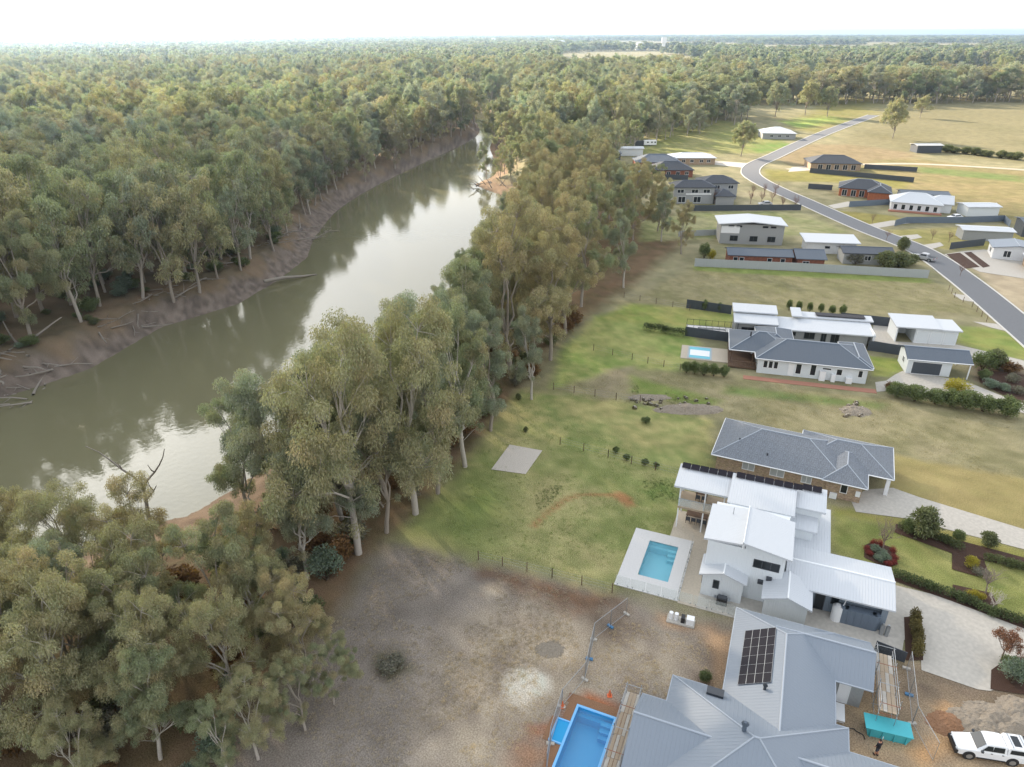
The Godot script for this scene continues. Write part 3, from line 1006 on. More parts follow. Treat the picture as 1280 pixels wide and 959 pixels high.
	for q in [[5.9, 8.05, 2.3], [6.6, 8.05, 2.9]]:
		box_part(p, "vent_box", M.charcoal, q[0], q[0] + 0.5, q[2], q[2] + 0.4, q[1] - 0.06, q[1] + 0.2)
	var fl := MB.new()
	fl.tube(Vector3(2.6, 6.1, 3.3), Vector3(2.6, 7.0, 3.3), 0.04, 0.04, 6, true)
	part(fl, "flue", M.steel, p)

# the big blue-grey hipped roof at the foot of the picture
func house_grey_roof():
	var p := thing("new_house", "large blue grey metal roofed house with solar panels at the building site", "house", Vector3(17.01, 0, -40.13), -22)
	var R: Material = M.blue_grey_metal
	var C: Material = M.ridge_pale
	var W: Material = M.grey_wall
	wall(p, W, 0.5, 7.9, -9.2, 4.0, 2.55)
	wall(p, W, 7.9, 10.6, -9.2, -4.8, 2.54)
	wall(p, W, -3.5, 8.7, 0.6, 12.0, 2.56)
	wall(p, W, -5.5, -3.5, 3.4, 9.4, 2.53)
	wall(p, W, 8.7, 12.6, 2.8, 8.8, 2.53)
	roof_block(p, -0.05, 8.3, -9.75, 8.0, 2.70, 29, R, C, "hg", "z", C)
	roof_block(p, 3.3, 11.15, -9.74, -4.3, 2.705, 29, R, C, "gg", "x", C)
	gable_wall(p, "gable", W, 10.55, -9.4, -4.6, 2.5, 1.35, "x")
	roof_block(p, -4.05, 9.2, 0.1, 13.0, 2.71, 29, R, C, "hh", "x", C)
	roof_block(p, -6.0, 1.5, 2.8, 10.0, 2.705, 29, R, C, "gg", "x", C)
	gable_wall(p, "gable", W, -5.45, 3.3, 9.5, 2.5, 1.75, "x")
	roof_block(p, 5.0, 13.1, 2.2, 9.4, 2.695, 29, R, C, "gg", "x", C)
	gable_wall(p, "gable", W, 12.6, 2.7, 8.9, 2.5, 1.75, "x")
	opening(p, "door", "f", -4.8, 9.2, 0.05, 0.9, 2.1, M.trim_white, M.trim_white, 0)
	opening(p, "window", "r", 7.9, -2.6, 0.9, 1.8, 1.2)
	opening(p, "window", "r", 10.6, -7.0, 0.9, 1.6, 1.2)
	opening(p, "window", "l", 0.5, -6.0, 0.6, 2.4, 1.7, null, M.charcoal)
	opening(p, "window", "l", -5.5, 6.4, 0.3, 2.6, 2.0, null, M.charcoal)
	# solar panels on the slope facing the river: four columns
	var slope := deg_to_rad(29)
	var basis := Basis(Vector3(0, 0, 1), slope)
	for i in 4:
		for j in 6:
			var u := 1.48 + i * 0.67
			var z := -5.9 + j * 1.02
			var b := MB.new()
			var xf := Transform3D(basis, Vector3(-0.05 + u * cos(slope), 2.70 + u * sin(slope) + 0.09, z))
			b.box(Vector3(-0.318, -0.02, -0.5), Vector3(0.318, 0.02, 0.5), xf)
			var o := part(b, "solar_panel", M.solar, p)
			var f := MB.new()
			for q in [[-0.33, -0.319, -0.505, 0.505], [0.319, 0.33, -0.505, 0.505]]:
				f.box(Vector3(q[0], -0.03, q[2]), Vector3(q[1], 0.03, q[3]), xf)
			for q in [-0.506, 0.5005]:
				f.box(Vector3(-0.318, -0.03, q), Vector3(0.318, 0.022, q + 0.005), xf)
			part(f, "panel_frame", M.steel, o)
	# evaporative cooler, whirlybird vent and pipe on the roof
	var ev := MB.new()
	ev.box(Vector3(-0.65, 0, -0.35), Vector3(0.65, 0.5, 0.35), Transform3D(Basis(), Vector3(-0.6, 3.4, 1.5)))
	part(ev, "roof_cooler", M.charcoal, p)
	var vt := MB.new()
	vt.tube(Vector3(2.9, 4.2, 0.3), Vector3(2.9, 4.75, 0.3), 0.11, 0.11, 8, true)
	vt.tube(Vector3(2.9, 4.75, 0.3), Vector3(2.9, 4.95, 0.3), 0.2, 0.06, 8, true)
	part(vt, "roof_vent", M.charcoal, p)
	var v2 := MB.new()
	v2.tube(Vector3(1.7, 5.9, 6.0), Vector3(1.7, 6.6, 6.0), 0.16, 0.16, 8, true)
	v2.tube(Vector3(1.7, 6.6, 6.0), Vector3(1.7, 6.75, 6.0), 0.28, 0.1, 8, true)
	part(v2, "roof_vent", M.ridge_dark, p)

# tan brick house with grey roof tiles
func house_tiled():
	var p := thing("tiled_house", "tan brick house with grey tiled hip roof behind the white house", "house", Vector3(24.61, 0, -72.75), -25)
	var R: Material = M.grey_tiles
	var C: Material = M.ridge_pale
	wall(p, M.tan_brick, -0.3, 14.0, -12.7, -3.7, 2.4)
	wall(p, M.tan_brick, 12.6, 16.5, -7.0, -3.5, 2.39)
	wall(p, M.tan_brick, 13.0, 16.6, -13.8, -6.9, 2.38)
	wall(p, M.grey_wall, 16.6, 19.2, -13.7, -11.0, 2.4)
	roof_block(p, -0.95, 15.0, -13.3, -3.05, 2.5, 23, R, C, "hh", "x", M.trim_white)
	roof_block(p, 12.0, 17.0, -11.0, -2.9, 2.505, 27, R, C, "hh", "z", M.trim_white)
	roof_block(p, 9.0, 19.8, -14.35, -6.3, 2.51, 23, R, C, "hh", "x", M.trim_white)
	for q in [[19.3, -6.8], [19.3, -10.6]]:
		box_part(p, "brick_pier", M.trim_white, q[0] - 0.22, q[0] + 0.22, -0.05, 2.4, q[1] - 0.22, q[1] + 0.22)
	opening(p, "door", "r", 16.6, -9.0, 0.05, 3.4, 2.2, M.grey_wall, M.trim_white, 0)
	for q in [[3.6, 1.5], [7.0, 1.7], [10.4, 1.2]]:
		opening(p, "window", "f", -3.7, q[0], 1.0, q[1], 1.1, M.pale_panel)
	opening(p, "window", "f", -3.5, 14.6, 0.9, 0.8, 1.2, null, M.trim_white, 0)
	opening(p, "door", "l", -0.3, -6.5, 0.05, 3.0, 2.2, null, M.charcoal)
	opening(p, "window", "l", -0.3, -10.6, 0.6, 2.0, 1.6)
	box_part(p, "air_conditioner", M.trim_white, 13.2, 14.0, 0.05, 0.75, -3.45, -3.1)
	box_part(p, "meter_box", M.trim_white, 15.9, 16.4, 0.9, 1.6, -3.5, -3.35)
	for q in [[5.5, -4.6, 3.1], [1.9, -6.0, 3.6]]:
		var v := MB.new()
		v.tube(Vector3(q[0], q[2] - 0.4, q[1]), Vector3(q[0], q[2] + 0.35, q[1]), 0.1, 0.1, 8, true)
		part(v, "roof_vent", M.charcoal, p)

# white weatherboard house with slate coloured roof
func house_weatherboard():
	var p := thing("weatherboard_house", "long white weatherboard house with slate grey hip roof and brick edged path", "house", Vector3(39.58, 0, -103.69), -15)
	var R: Material = M.slate_metal
	var C: Material = M.ridge_pale
	var W: Material = M.white_cladding
	wall(p, W, 0.1, 16.6, -9.8, -1.4, 2.6)
	wall(p, W, 0.4, 5.4, -14.6, -9.8, 2.59)
	wall(p, W, -0.6, 0.1, -11.9, -8.0, 2.58)
	roof_block(p, -0.4, 17.2, -10.5, -0.9, 2.72, 22, R, C, "hh", "x", M.trim_white)
	roof_block(p, -4.5, 6.0, -12.8, -3.5, 2.725, 22, R, C, "hh", "x", M.trim_white)
	roof_block(p, 0.0, 6.2, -15.3, -6.0, 2.715, 24, R, C, "hh", "z", M.trim_white)
	roof_block(p, 13.4, 17.4, -11.6, -1.6, 2.735, 24, R, C, "hh", "z", M.trim_white)
	for q in [[-4.1, -12.3], [-4.1, -8.2], [-4.1, -4.0], [-0.6, -4.0]]: post(p, M.dark_timber, q[0], q[1], -0.05, 2.6, 0.1)
	box_part(p, "deck", M.dark_timber, -4.4, 0.1, 0.12, 0.4, -12.4, -2.2)
	var rail := MB.new()
	for k in 12: rail.box(Vector3(-4.35 + k * 0.38, 0.4, -2.28), Vector3(-4.3 + k * 0.38, 1.3, -2.23))
	rail.box(Vector3(-4.4, 1.3, -2.3), Vector3(0.0, 1.37, -2.2))
	part(rail, "deck_railing", M.dark_timber, p)
	for q in [[1.3, 1.0, 0.7, 1.3], [2.1, 1.0, 0.7, 1.3], [2.9, 1.0, 0.7, 1.3], [6.4, 0.5, 0.9, 1.8], [8.6, 0.5, 0.9, 1.9], [10.6, 1.7, 1.4, 0.4], [12.5, 1.0, 0.9, 1.1], [15.6, 1.0, 0.7, 1.2]]:
		opening(p, "window", "f", -1.4, q[0], q[1], q[2], q[3], null, M.trim_white, 0)
	opening(p, "door", "f", -1.4, 5.3, 0.1, 0.9, 2.1, M.trim_white, M.trim_white, 0)
	for q in [[9.6, 0.9, 1.6], [11.4, 0.6, 1.2], [13.6, 0.9, 0.9]]:
		box_part(p, "wall_unit", M.trim_white, q[0], q[0] + q[1], -0.05, q[2], -1.38, -0.8)
	var v := MB.new()
	v.tube(Vector3(-1.2, 4.2, -6.6), Vector3(-1.2, 5.0, -6.6), 0.14, 0.14, 8, true)
	part(v, "flue", M.charcoal, p)
	var path := box_part(p, "brick_path", M.red_brick_edge, -2.0, 17.8, -0.05, 0.04, 0.3, 1.7)
	path.set_meta("label", "reddish brick path along the wall")
	# the detached garage
	var g := thing("detached_garage", "white detached garage with slate roof and dark roller door by round shrubs", "garage", Vector3(64.34, 0, -105.2), -13)
	wall(g, W, 0.1, 6.6, -4.7, 0.4, 2.6)
	roof_block(g, -0.3, 9.4, -5.2, 1.0, 2.72, 20, R, C, "gg", "x", M.trim_white)
	gable_wall(g, "gable", W, 0.18, -4.7, 0.4, 2.6, 0.9, "x")
	gable_wall(g, "gable", W, 6.52, -4.7, 0.4, 2.6, 0.9, "x")
	for q in [[9.1, -4.9], [9.1, 0.7]]: post(g, M.trim_white, q[0], q[1], -0.05, 2.65, 0.08)
	opening(g, "garage_door", "f", 0.4, 3.0, 0.03, 4.4, 2.15, M.charcoal_panel, M.trim_white, 0)
	opening(g, "window", "l", 0.1, -2.0, 1.0, 1.0, 1.0)

# white roofed house of stepped flat roofs, and its shed
func house_stepped():
	var p := thing("flat_roofed_house", "grey walled house with stepped white skillion roofs behind the weatherboard house", "house", Vector3(40.06, 0, -116.86), -12)
	var W: Material = M.grey_wall
	wall(p, W, -0.2, 6.8, -8.4, -3.0, 3.1)
	wall(p, W, 6.8, 22.3, -9.0, -2.9, 2.4)
	box_part(p, "wall", W, -0.2, 6.8, 3.1, 3.8, -8.4, -5.8)
	shed_roof(p, M.white_metal, -0.65, 7.2, -9.0, -5.75, 4.6, 4.15)
	shed_roof(p, M.white_metal, -0.55, 7.1, -5.9, -2.4, 3.75, 3.25)
	shed_roof(p, M.white_metal, 7.12, 23.3, -7.4, -2.2, 3.1, 2.6)
	shed_roof(p, M.white_metal, 10.2, 23.9, -9.6, -7.3, 3.6, 3.4)
	shed_roof(p, M.white_metal, 9.8, 11.6, -9.9, -6.6, 4.2, 3.7)
	box_part(p, "solar_array", M.solar, 14.2, 22.6, 3.62, 3.68, -9.5, -7.8)
	for q in [[2.0, 0.3, 2.2, 1.9], [5.0, 1.2, 1.4, 0.8], [9.0, 1.3, 2.6, 0.7], [12.6, 0.9, 1.8, 1.2], [15.0, 0.2, 0.9, 2.0], [16.9, 0.4, 1.4, 1.7]]:
		opening(p, "window", "f", -3.0 if q[0] < 6.8 else -2.9, q[0], q[1], q[2], q[3], null, M.charcoal)
	for q in [0.2, 3.4, 6.6]: post(p, M.charcoal, q, -2.55, -0.05, 3.2, 0.06)
	box_part(p, "end_wall", M.trim_white, 22.9, 23.2, -0.05, 2.9, -7.6, -2.3)
	var s := thing("long_shed", "long white metal shed with three roller doors and an open bay", "shed", Vector3(69.57, 0, -118.7), -11)
	wall(s, M.white_cladding, 2.6, 9.6, -4.0, 0.8, 2.85)
	wall(s, M.white_cladding, -0.5, 2.6, -4.0, -3.8, 2.85)
	wall(s, M.white_cladding, -0.5, -0.3, -3.8, 0.8, 2.85)
	shed_roof(s, M.white_metal, -0.9, 6.7, -4.6, 1.3, 3.45, 3.05)
	shed_roof(s, M.white_metal, 6.71, 10.0, -4.2, 1.3, 3.05, 2.95)
	for k in 3: opening(s, "roller_door", "f", 0.8, 3.85 + k * 2.3, 0.03, 2.0, 2.3, M.white_cladding, M.trim_white, 0)

func simple_house(called: String, label: String, o: Vector3, yaw: float, blocks: Array, walls: Material, roof: Material, cap: Material, wins: Array, deg := 22.0, group := "") -> Node3D:
	# blocks: [x0, x1, z0, z1, eaves height, ends, ridge axis]
	var p := thing(called, label, "house" if not ("shed" in called) else "shed", o, yaw, group)
	var k := 0
	for b in blocks:
		wall(p, walls, b[0] + 0.5, b[1] - 0.5, b[2] + 0.5, b[3] - 0.5, b[4] - 0.12 - 0.004 * k)
		roof_block(p, b[0], b[1], b[2], b[3], b[4] + 0.004 * k, deg, roof, cap, b[5], b[6])
		if b[5][0] == "g" or b[5][1] == "g":
			var s: float = (b[3] - b[2]) / 2.0 if b[6] == "x" else (b[1] - b[0]) / 2.0
			var rise := (s - 0.5) * tan(deg_to_rad(deg))
			if b[6] == "x":
				if b[5][0] == "g": gable_wall(p, "gable", walls, b[0] + 0.58, b[2] + 0.5, b[3] - 0.5, b[4] - 0.1, rise, "x")
				if b[5][1] == "g": gable_wall(p, "gable", walls, b[1] - 0.58, b[2] + 0.5, b[3] - 0.5, b[4] - 0.1, rise, "x")
			else:
				if b[5][0] == "g": gable_wall(p, "gable", walls, b[2] + 0.58, b[0] + 0.5, b[1] - 0.5, b[4] - 0.1, rise, "z")
				if b[5][1] == "g": gable_wall(p, "gable", walls, b[3] - 0.58, b[0] + 0.5, b[1] - 0.5, b[4] - 0.1, rise, "z")
		k += 1
	for w in wins:   # [face, wall position, along, sill, width, height]
		opening(p, "window", w[0], w[1], w[2], w[3], w[4], w[5], null, M.trim_white, 1 if w[4] > 1.3 else 0)
	return p

func front_wins(z: float, xs: Array, sill := 0.9, w := 1.5, h := 1.2) -> Array:
	var out := []
	for x in xs: out.append(["f", z, x, sill, w, h])
	return out

func house_rows():
	var wm: Material = M.white_metal
	var c: Material = M.ridge_pale
	# the row behind the long pale fence
	var f1 := thing("pavilion_house", "two storey grey walled house with broad white folded roof", "house", Vector3(55.3, 0, -184.5), -8)
	wall(f1, M.grey_wall, -0.6, 15.4, -7.6, 0.2, 5.2)
	for q in [[-1.4, 7.2, 5.35, 6.1], [7.2, 16.0, 6.1, 5.35]]:
		shed_roof(f1, wm, q[0], q[1], -8.6, 1.0, q[2], q[2], q[3], q[3])
	box_part(f1, "cladding_panel", M.trim_white, -0.5, 4.2, 2.8, 4.6, 0.2, 0.26)
	for q in [2.0, 4.0, 10.6, 12.6]: opening(f1, "window", "f", 0.2, q, 4.4, 1.4, 0.5, null, M.charcoal, 0)
	for q in [3.0, 8.0, 12.5]: opening(f1, "window", "f", 0.2, q, 0.8, 2.0, 1.4, null, M.charcoal)
	simple_house("brick_house", "red brick house with two dark skillion roofs behind the pale fence", Vector3(52.3, 0, -167.0), -8, [[-0.8, 14.4, -3.2, 3.2, 2.75, "gg", "x"], [14.6, 21.6, -4.0, 4.2, 2.75, "gg", "x"]], M.red_brick, M.slate_metal, M.ridge_dark, front_wins(2.7, [1.2, 2.6, 9.0, 12.0], 0.7, 1.1, 1.5) + front_wins(3.7, [17.0], 0.9), 17)
	var f3 := thing("low_house", "low pale house with wide white skillion roof and small window", "house", Vector3(75.2, 0, -176.8), -8)
	wall(f3, M.white_wall, -0.6, 11.0, -4.0, 1.6, 2.85)
	shed_roof(f3, wm, -1.5, 11.8, -4.8, 2.3, 3.5, 3.0)
	opening(f3, "window", "f", 1.6, 4.2, 1.3, 1.2, 0.6, null, M.charcoal, 0)
	simple_house("garage_house", "small dark gabled building among shrubs by the pale fence", Vector3(80.8, 0, -166.6), -8, [[-1.6, 10.4, -5.0, 1.2, 2.75, "gg", "x"]], M.grey_wall, M.dark_metal, M.ridge_dark, front_wins(0.7, [4.4, 8.6]), 16)
	# two storey house and its neighbours up the slope
	var g1 := simple_house("two_storey_house", "two storey grey house with dark tiled hip roofs and low wings", Vector3(53.0, 0, -231.0), 0, [[-1.2, 12.8, -9.0, -1.0, 5.3, "hh", "x"], [9.4, 22.2, -17.0, -8.0, 5.3, "hh", "x"], [12.2, 19.0, -7.6, 0.6, 2.8, "hh", "x"]], M.grey_wall, M.dark_tiles, M.ridge_dark, front_wins(-1.5, [1.4, 6.0, 9.8], 3.4, 2.2, 1.2) + front_wins(-1.5, [2.0, 7.0], 0.4, 2.4, 1.9) + front_wins(-8.5, [15.0, 19.5], 3.4, 1.8, 1.2) + [["r", 21.7, -12.0, 3.3, 1.6, 1.3], ["r", 21.7, -11.0, 0.5, 2.4, 1.8]], 22)
	box_part(g1, "rendered_band", M.trim_white, 3.2, 11.4, 2.9, 3.3, -1.5, -1.42)
	simple_house("brick_house", "red brick house with dark hip roof beside a small blue spa pool", Vector3(54.0, 0, -279.5), 0, [[-0.6, 15.8, -10.5, 0.6, 2.75, "hh", "x"]], M.red_brick, M.dark_tiles, M.ridge_dark, front_wins(0.1, [2.5, 6.0, 9.6, 13.0]), 24)
	simple_house("brick_house", "dark hip roofed house with grey tiles behind the spa pool house", Vector3(50.2, 0, -299.0), 0, [[0.0, 18.5, -10.0, 2.0, 2.75, "hh", "x"]], M.red_brick, M.slate_metal, M.ridge_dark, front_wins(1.5, [4.0, 9.0, 14.0]), 22)
	simple_house("long_shed", "long brick walled building with pale hip roof beyond dark roofed houses", Vector3(70.5, 0, -311.0), 0, [[-3.6, 15.2, -7.0, 3.4, 2.8, "hh", "x"]], M.tan_brick, wm, M.ridge_white, front_wins(2.9, [1.5, 5.0, 9.0, 12.0]), 16)
	var g4 := simple_house("metal_shed", "white box shaped metal shed near the river trees", Vector3(47.6, 0, -333.0), 0, [[-0.2, 11.8, -5.0, 1.4, 3.2, "gg", "x"]], M.white_cladding, wm, M.ridge_white, [], 8)
	g4.set_meta("category", "shed")
	simple_house("metal_shed", "small dark metal shed beside the white box shaped shed", Vector3(43.5, 0, -322.0), 0, [[-1.0, 4.4, -4.0, 1.0, 2.6, "gg", "x"]], M.charcoal_panel, M.slate_metal, M.ridge_pale, [], 10)
	# across the road
	simple_house("brick_house", "pale brick house with dark hip roof between two black fences", Vector3(121.5, 0, -296.5), -8, [[-1.2, 19.0, -11.0, 1.2, 2.75, "hh", "x"]], M.tan_brick, M.dark_tiles, M.ridge_dark, front_wins(0.7, [3.0, 6.2, 9.4, 12.6, 15.8], 0.2, 1.8, 2.0), 22)
	var h2 := simple_house("brick_house", "unfinished orange brick house with dark hip roof beside the road", Vector3(111.5, 0, -247.0), -24, [[0.0, 15.5, -9.0, 2.0, 2.75, "hh", "x"], [9.0, 16.5, -6.0, 6.2, 2.75, "hh", "z"]], M.orange_brick, M.dark_tiles, M.ridge_pale, front_wins(1.5, [2.2, 5.0, 7.6], 0.1, 1.6, 2.1), 24)
	h2.set_meta("category", "house")
	var h3 := simple_house("verandah_house", "white house with white hip roof and windowed verandah behind a slate fence", Vector3(119.0, 0, -224.0), -24, [[-0.8, 14.0, -8.6, 1.6, 2.75, "hh", "x"], [9.0, 17.0, -9.0, -1.0, 2.74, "hg", "x"]], M.white_wall, wm, M.ridge_white, front_wins(1.1, [1.0, 3.2, 5.4, 7.6, 9.8, 12.0], 0.5, 1.1, 1.6), 25)
	box_part(h3, "verandah_edge", M.red_brick_edge, -0.8, 13.8, -0.05, 0.35, 1.3, 3.0)
	simple_house("metal_shed", "white flat shed behind the slate fence of the verandah house", Vector3(137.0, 0, -216.0), 0, [[0.0, 10.5, -5.0, 1.6, 2.9, "gg", "x"]], M.white_cladding, wm, M.ridge_white, [], 8)
	simple_house("metal_shed", "dark slate shed with low roof behind the verandah house", Vector3(128.0, 0, -238.0), -14, [[0.0, 15.0, -5.0, 2.0, 2.6, "gg", "x"]], M.blue_grey_panel, M.slate_metal, M.ridge_dark, [], 10)
	simple_house("metal_shed", "dark metal shed alone in the dry paddock", Vector3(186.5, 0, -341.0), 2, [[-0.4, 12.2, -6.0, 1.0, 3.3, "gg", "x"]], M.charcoal_panel, M.pale_panel, M.ridge_pale, [], 8)
	simple_house("field_house", "white roofed house alone in the green field below tall trees", Vector3(131.5, 0, -391.0), -8, [[-1.0, 16.5, -12.0, 3.0, 2.9, "hh", "x"]], M.grey_wall, wm, M.ridge_white, front_wins(2.5, [4.0, 8.0, 12.0]), 18)
	# roofs at the edge beyond the road
	simple_house("corner_house", "pale house with blue grey skillion roof beside planting strips", Vector3(119.5, 0, -171.0), -24, [[-1.5, 9.5, -6.5, 1.5, 2.85, "gg", "z"]], M.white_wall, M.blue_grey_metal, c, [["l", -1.0, -2.5, 0.8, 1.8, 1.2], ["f", 1.0, 2.0, 0.6, 1.6, 1.6]], 9)
	simple_house("corner_house", "tan house with pale roof beside the paved court", Vector3(121.5, 0, -162.0), -24, [[-1.0, 9.0, -4.0, 4.0, 2.7, "gg", "z"]], M.tan_brick, wm, M.ridge_white, [["f", 3.5, 3.0, 0.6, 1.6, 1.6]], 9)
	simple_house("corner_house", "low building with white flat roof behind the blue grey roof", Vector3(122.5, 0, -189.0), -12, [[-2.0, 11.0, -4.0, 2.0, 2.8, "gg", "x"]], M.grey_wall, wm, M.ridge_white, [], 7)
	simple_house("corner_house", "dark grey tall shed beyond the low white flat roof", Vector3(141.0, 0, -192.0), -14, [[-2.5, 8.0, -5.0, 2.0, 4.0, "gg", "x"]], M.charcoal_panel, M.slate_metal, M.ridge_dark, [], 8)

# ---------------------------------------------------------------- fences: every panel and post is a part
func fence(called: String, label: String, px_line: Array, h: float, panel: Material, step := 2.4, ph := 0.0, group := "") -> Node3D:
	var pts := []
	for q in px_line: pts.append(G(q[0], q[1]))
	return fence_world(called, label, pts, h, panel, step, group)

func fence_world(called: String, label: String, pts: Array, h: float, panel: Material, step := 2.4, group := "") -> Node3D:
	var p := thing(called, label, "fence", pts[0], 0, group)
	for k in pts.size() - 1:
		var a: Vector3 = pts[k] - pts[0]
		var b: Vector3 = pts[k + 1] - pts[0]
		var n := maxi(1, roundi((b - a).length() / step))
		var dir := (b - a).normalized()
		var turn := Basis(Vector3.UP, atan2(-dir.z, dir.x))
		var w := (b - a).length() / n
		var pm := MB.new()
		pm.box(Vector3(0.03, 0.02, -0.02), Vector3(w - 0.03, h, 0.02))
		pm.box(Vector3(0.03, h, -0.03), Vector3(w - 0.03, h + 0.04, 0.03))
		var panel_mesh := pm.mesh()
		var qm := MB.new()
		qm.box(Vector3(-0.035, -0.1, -0.035), Vector3(0.035, h + 0.06, 0.035))
		var post_mesh := qm.mesh()
		for j in n:
			var o := part(panel_mesh, "panel", panel, p)
			o.transform = Transform3D(turn, a + dir * w * j)
			var q := part(post_mesh, "post", panel, p)
			q.transform = Transform3D(turn, a + dir * w * j)
	return p

func wire_fence(label: String, px_line: Array, step := 3.0, h := 1.2):
	var pts := []
	for q in px_line: pts.append(G(q[0], q[1]))
	var p := thing("wire_fence", label, "fence", pts[0])
	for k in pts.size() - 1:
		var a: Vector3 = pts[k] - pts[0]
		var b: Vector3 = pts[k + 1] - pts[0]
		var n := maxi(1, roundi((b - a).length() / step))
		for j in n + 1:
			var s := a.lerp(b, float(j) / n)
			var m := MB.new()
			m.tube(s + Vector3(0, -0.1, 0), s + Vector3(0, h, 0), 0.055, 0.05, 6, true)
			part(m, "post", M.dark_timber, p)
		for y in [0.35, 0.75, 1.1]:
			var m := MB.new()
			m.tube(a + Vector3(0, y, 0), b + Vector3(0, y, 0), 0.008, 0.008, 4)
			part(m, "wire", M.steel, p)

# ---------------------------------------------------------------- pools, site, yards
var holes := []   # [centre, yaw, half x, half z]: where a basin is sunk into the ground

func plan_holes():
	var a := Transform3D(Basis(Vector3.UP, deg_to_rad(-22)), Vector3(21.28, 0, -62.63))
	holes.append([a * Vector3(-3.95, 0, 5.75), -22.0, 1.55, 2.95])
	var q := G(722, 881.6)
	holes.append([q + Basis(Vector3.UP, deg_to_rad(-23)) * Vector3(1.65, 0, 3.6), -23.0, 1.5, 3.5])

func in_hole(x: float, z: float) -> bool:
	for h in holes:
		var d: Vector3 = Basis(Vector3.UP, deg_to_rad(-h[1])) * (Vector3(x, 0, z) - h[0])
		if absf(d.x) < h[2] and absf(d.z) < h[3]: return true
	return false

func basin(p: Node, shell: Material, x0: float, x1: float, z0: float, z1: float, deep: float, level: float, steps_at := 1):
	var b := MB.new()
	var lo := -deep
	b.box(Vector3(x0, lo - 0.1, z0), Vector3(x1, lo, z1))
	b.box(Vector3(x0 - 0.12, lo, z0 - 0.12), Vector3(x0, -0.01, z1 + 0.12))
	b.box(Vector3(x1, lo, z0 - 0.12), Vector3(x1 + 0.12, -0.01, z1 + 0.12))
	b.box(Vector3(x0, lo, z0 - 0.12), Vector3(x1, -0.01, z0))
	b.box(Vector3(x0, lo, z1), Vector3(x1, -0.01, z1 + 0.12))
	part(b, "basin", shell, p)
	for k in 3:
		box_part(p, "step", shell, x1 - 0.95 + 0.02 * k, x1 - 0.01, lo + 0.002, level - 0.25 - 0.28 * k, z0 + 0.25 + 0.42 * k, z0 + 0.66 + 0.42 * k)
	box_part(p, "ledge", shell, x0 + 0.01, x1 - 0.01, lo + 0.003, level - 0.45, z0 + 0.01, z0 + 0.35)
	var w := MB.new()
	w.quad(Vector3(x0, level, z0), Vector3(x1, level, z0), Vector3(x1, level, z1), Vector3(x0, level, z1))
	part(w, "water_surface", M.pool_water, p)

func shelf(called: String, material: Material, xf: Transform3D, x0: float, x1: float, z0: float, z1: float, y0: float, y1: float, label := "", category := ""):
	var b := MB.new()
	b.box(Vector3(x0, y0, z0), Vector3(x1, y1, z1), xf)
	var o := struct(b, called, material)
	if label: tag(o, label, category)
	return o

func scaffold(label: String, o: Vector3, yaw: float, bays: int, bay: float, wide: float, deck: float, top: float):
	var p := thing("scaffold", label, "scaffold", o, yaw)
	for i in bays + 1:
		for s in [0.0, wide]:
			var m := MB.new()
			m.tube(Vector3(s, -0.05, i * bay), Vector3(s, top + rng.randf_range(-0.3, 0.3), i * bay), 0.03, 0.03, 6, true)
			part(m, "standard", M.steel, p)
		for y in [0.5, deck - 0.1, deck + 1.0]:
			var m := MB.new()
			m.tube(Vector3(-0.15, y, i * bay), Vector3(wide + 0.15, y, i * bay), 0.025, 0.025, 6, true)
			part(m, "transom", M.rust_steel if i % 2 else M.steel, p)
	for s in [0.0, wide]:
		for y in [0.55, deck - 0.05, deck + 0.5, deck + 1.05]:
			var m := MB.new()
			m.tube(Vector3(s, y, -0.2), Vector3(s, y, bays * bay + 0.2), 0.025, 0.025, 6, true)
			part(m, "ledger", M.steel, p)
	for i in bays:
		var m := MB.new()
		m.tube(Vector3(wide, 0.1, i * bay), Vector3(wide, deck, (i + 1) * bay), 0.022, 0.022, 5, true)
		part(m, "brace", M.steel, p)
		for k in 4:
			var w := wide / 4.0
			box_part(p, "plank", M.timber if (i + k) % 3 else M.concrete, k * w + 0.02, (k + 1) * w - 0.02, deck, deck + 0.04 + 0.006 * ((i + k) % 2), i * bay - 0.12, (i + 1) * bay + 0.1 - 0.24)
	return p

func mesh_fence(label: String, px_line: Array, group: String):
	# temporary site fence: framed wire panels standing in concrete feet
	for k in px_line.size() - 1:
		var a := G(px_line[k][0], px_line[k][1])
		var b := G(px_line[k + 1][0], px_line[k + 1][1])
		var n := maxi(1, roundi((b - a).length() / 2.4))
		var w := (b - a).length() / n
		var dir := (b - a).normalized()
		for j in n:
			var p := thing("fence_panel", label, "fence", a + dir * w * j, rad_to_deg(atan2(-dir.z, dir.x)), group)
			var f := MB.new()
			for x in [0.04, w - 0.04]: f.tube(Vector3(x, 0.05, 0), Vector3(x, 2.1, 0), 0.024, 0.024, 6, true)
			for y in [0.15, 2.08]: f.tube(Vector3(0.04, y, 0), Vector3(w - 0.04, y, 0), 0.022, 0.022, 6, true)
			part(f, "frame", M.steel, p)
			var m := MB.new()
			for i in 22: m.tube(Vector3(0.06 + i * (w - 0.12) / 21.0, 0.16, 0), Vector3(0.06 + i * (w - 0.12) / 21.0, 2.07, 0), 0.005, 0.005, 3)
			for i in 7: m.tube(Vector3(0.05, 0.4 + i * 0.26, 0), Vector3(w - 0.05, 0.4 + i * 0.26, 0), 0.005, 0.005, 3)
			part(m, "wire_mesh", M.steel, p).set_meta("kind", "stuff")
			box_part(p, "foot", M.blue_plastic if j % 2 else M.concrete, -0.12, 0.12, -0.02, 0.14, -0.32, 0.32)

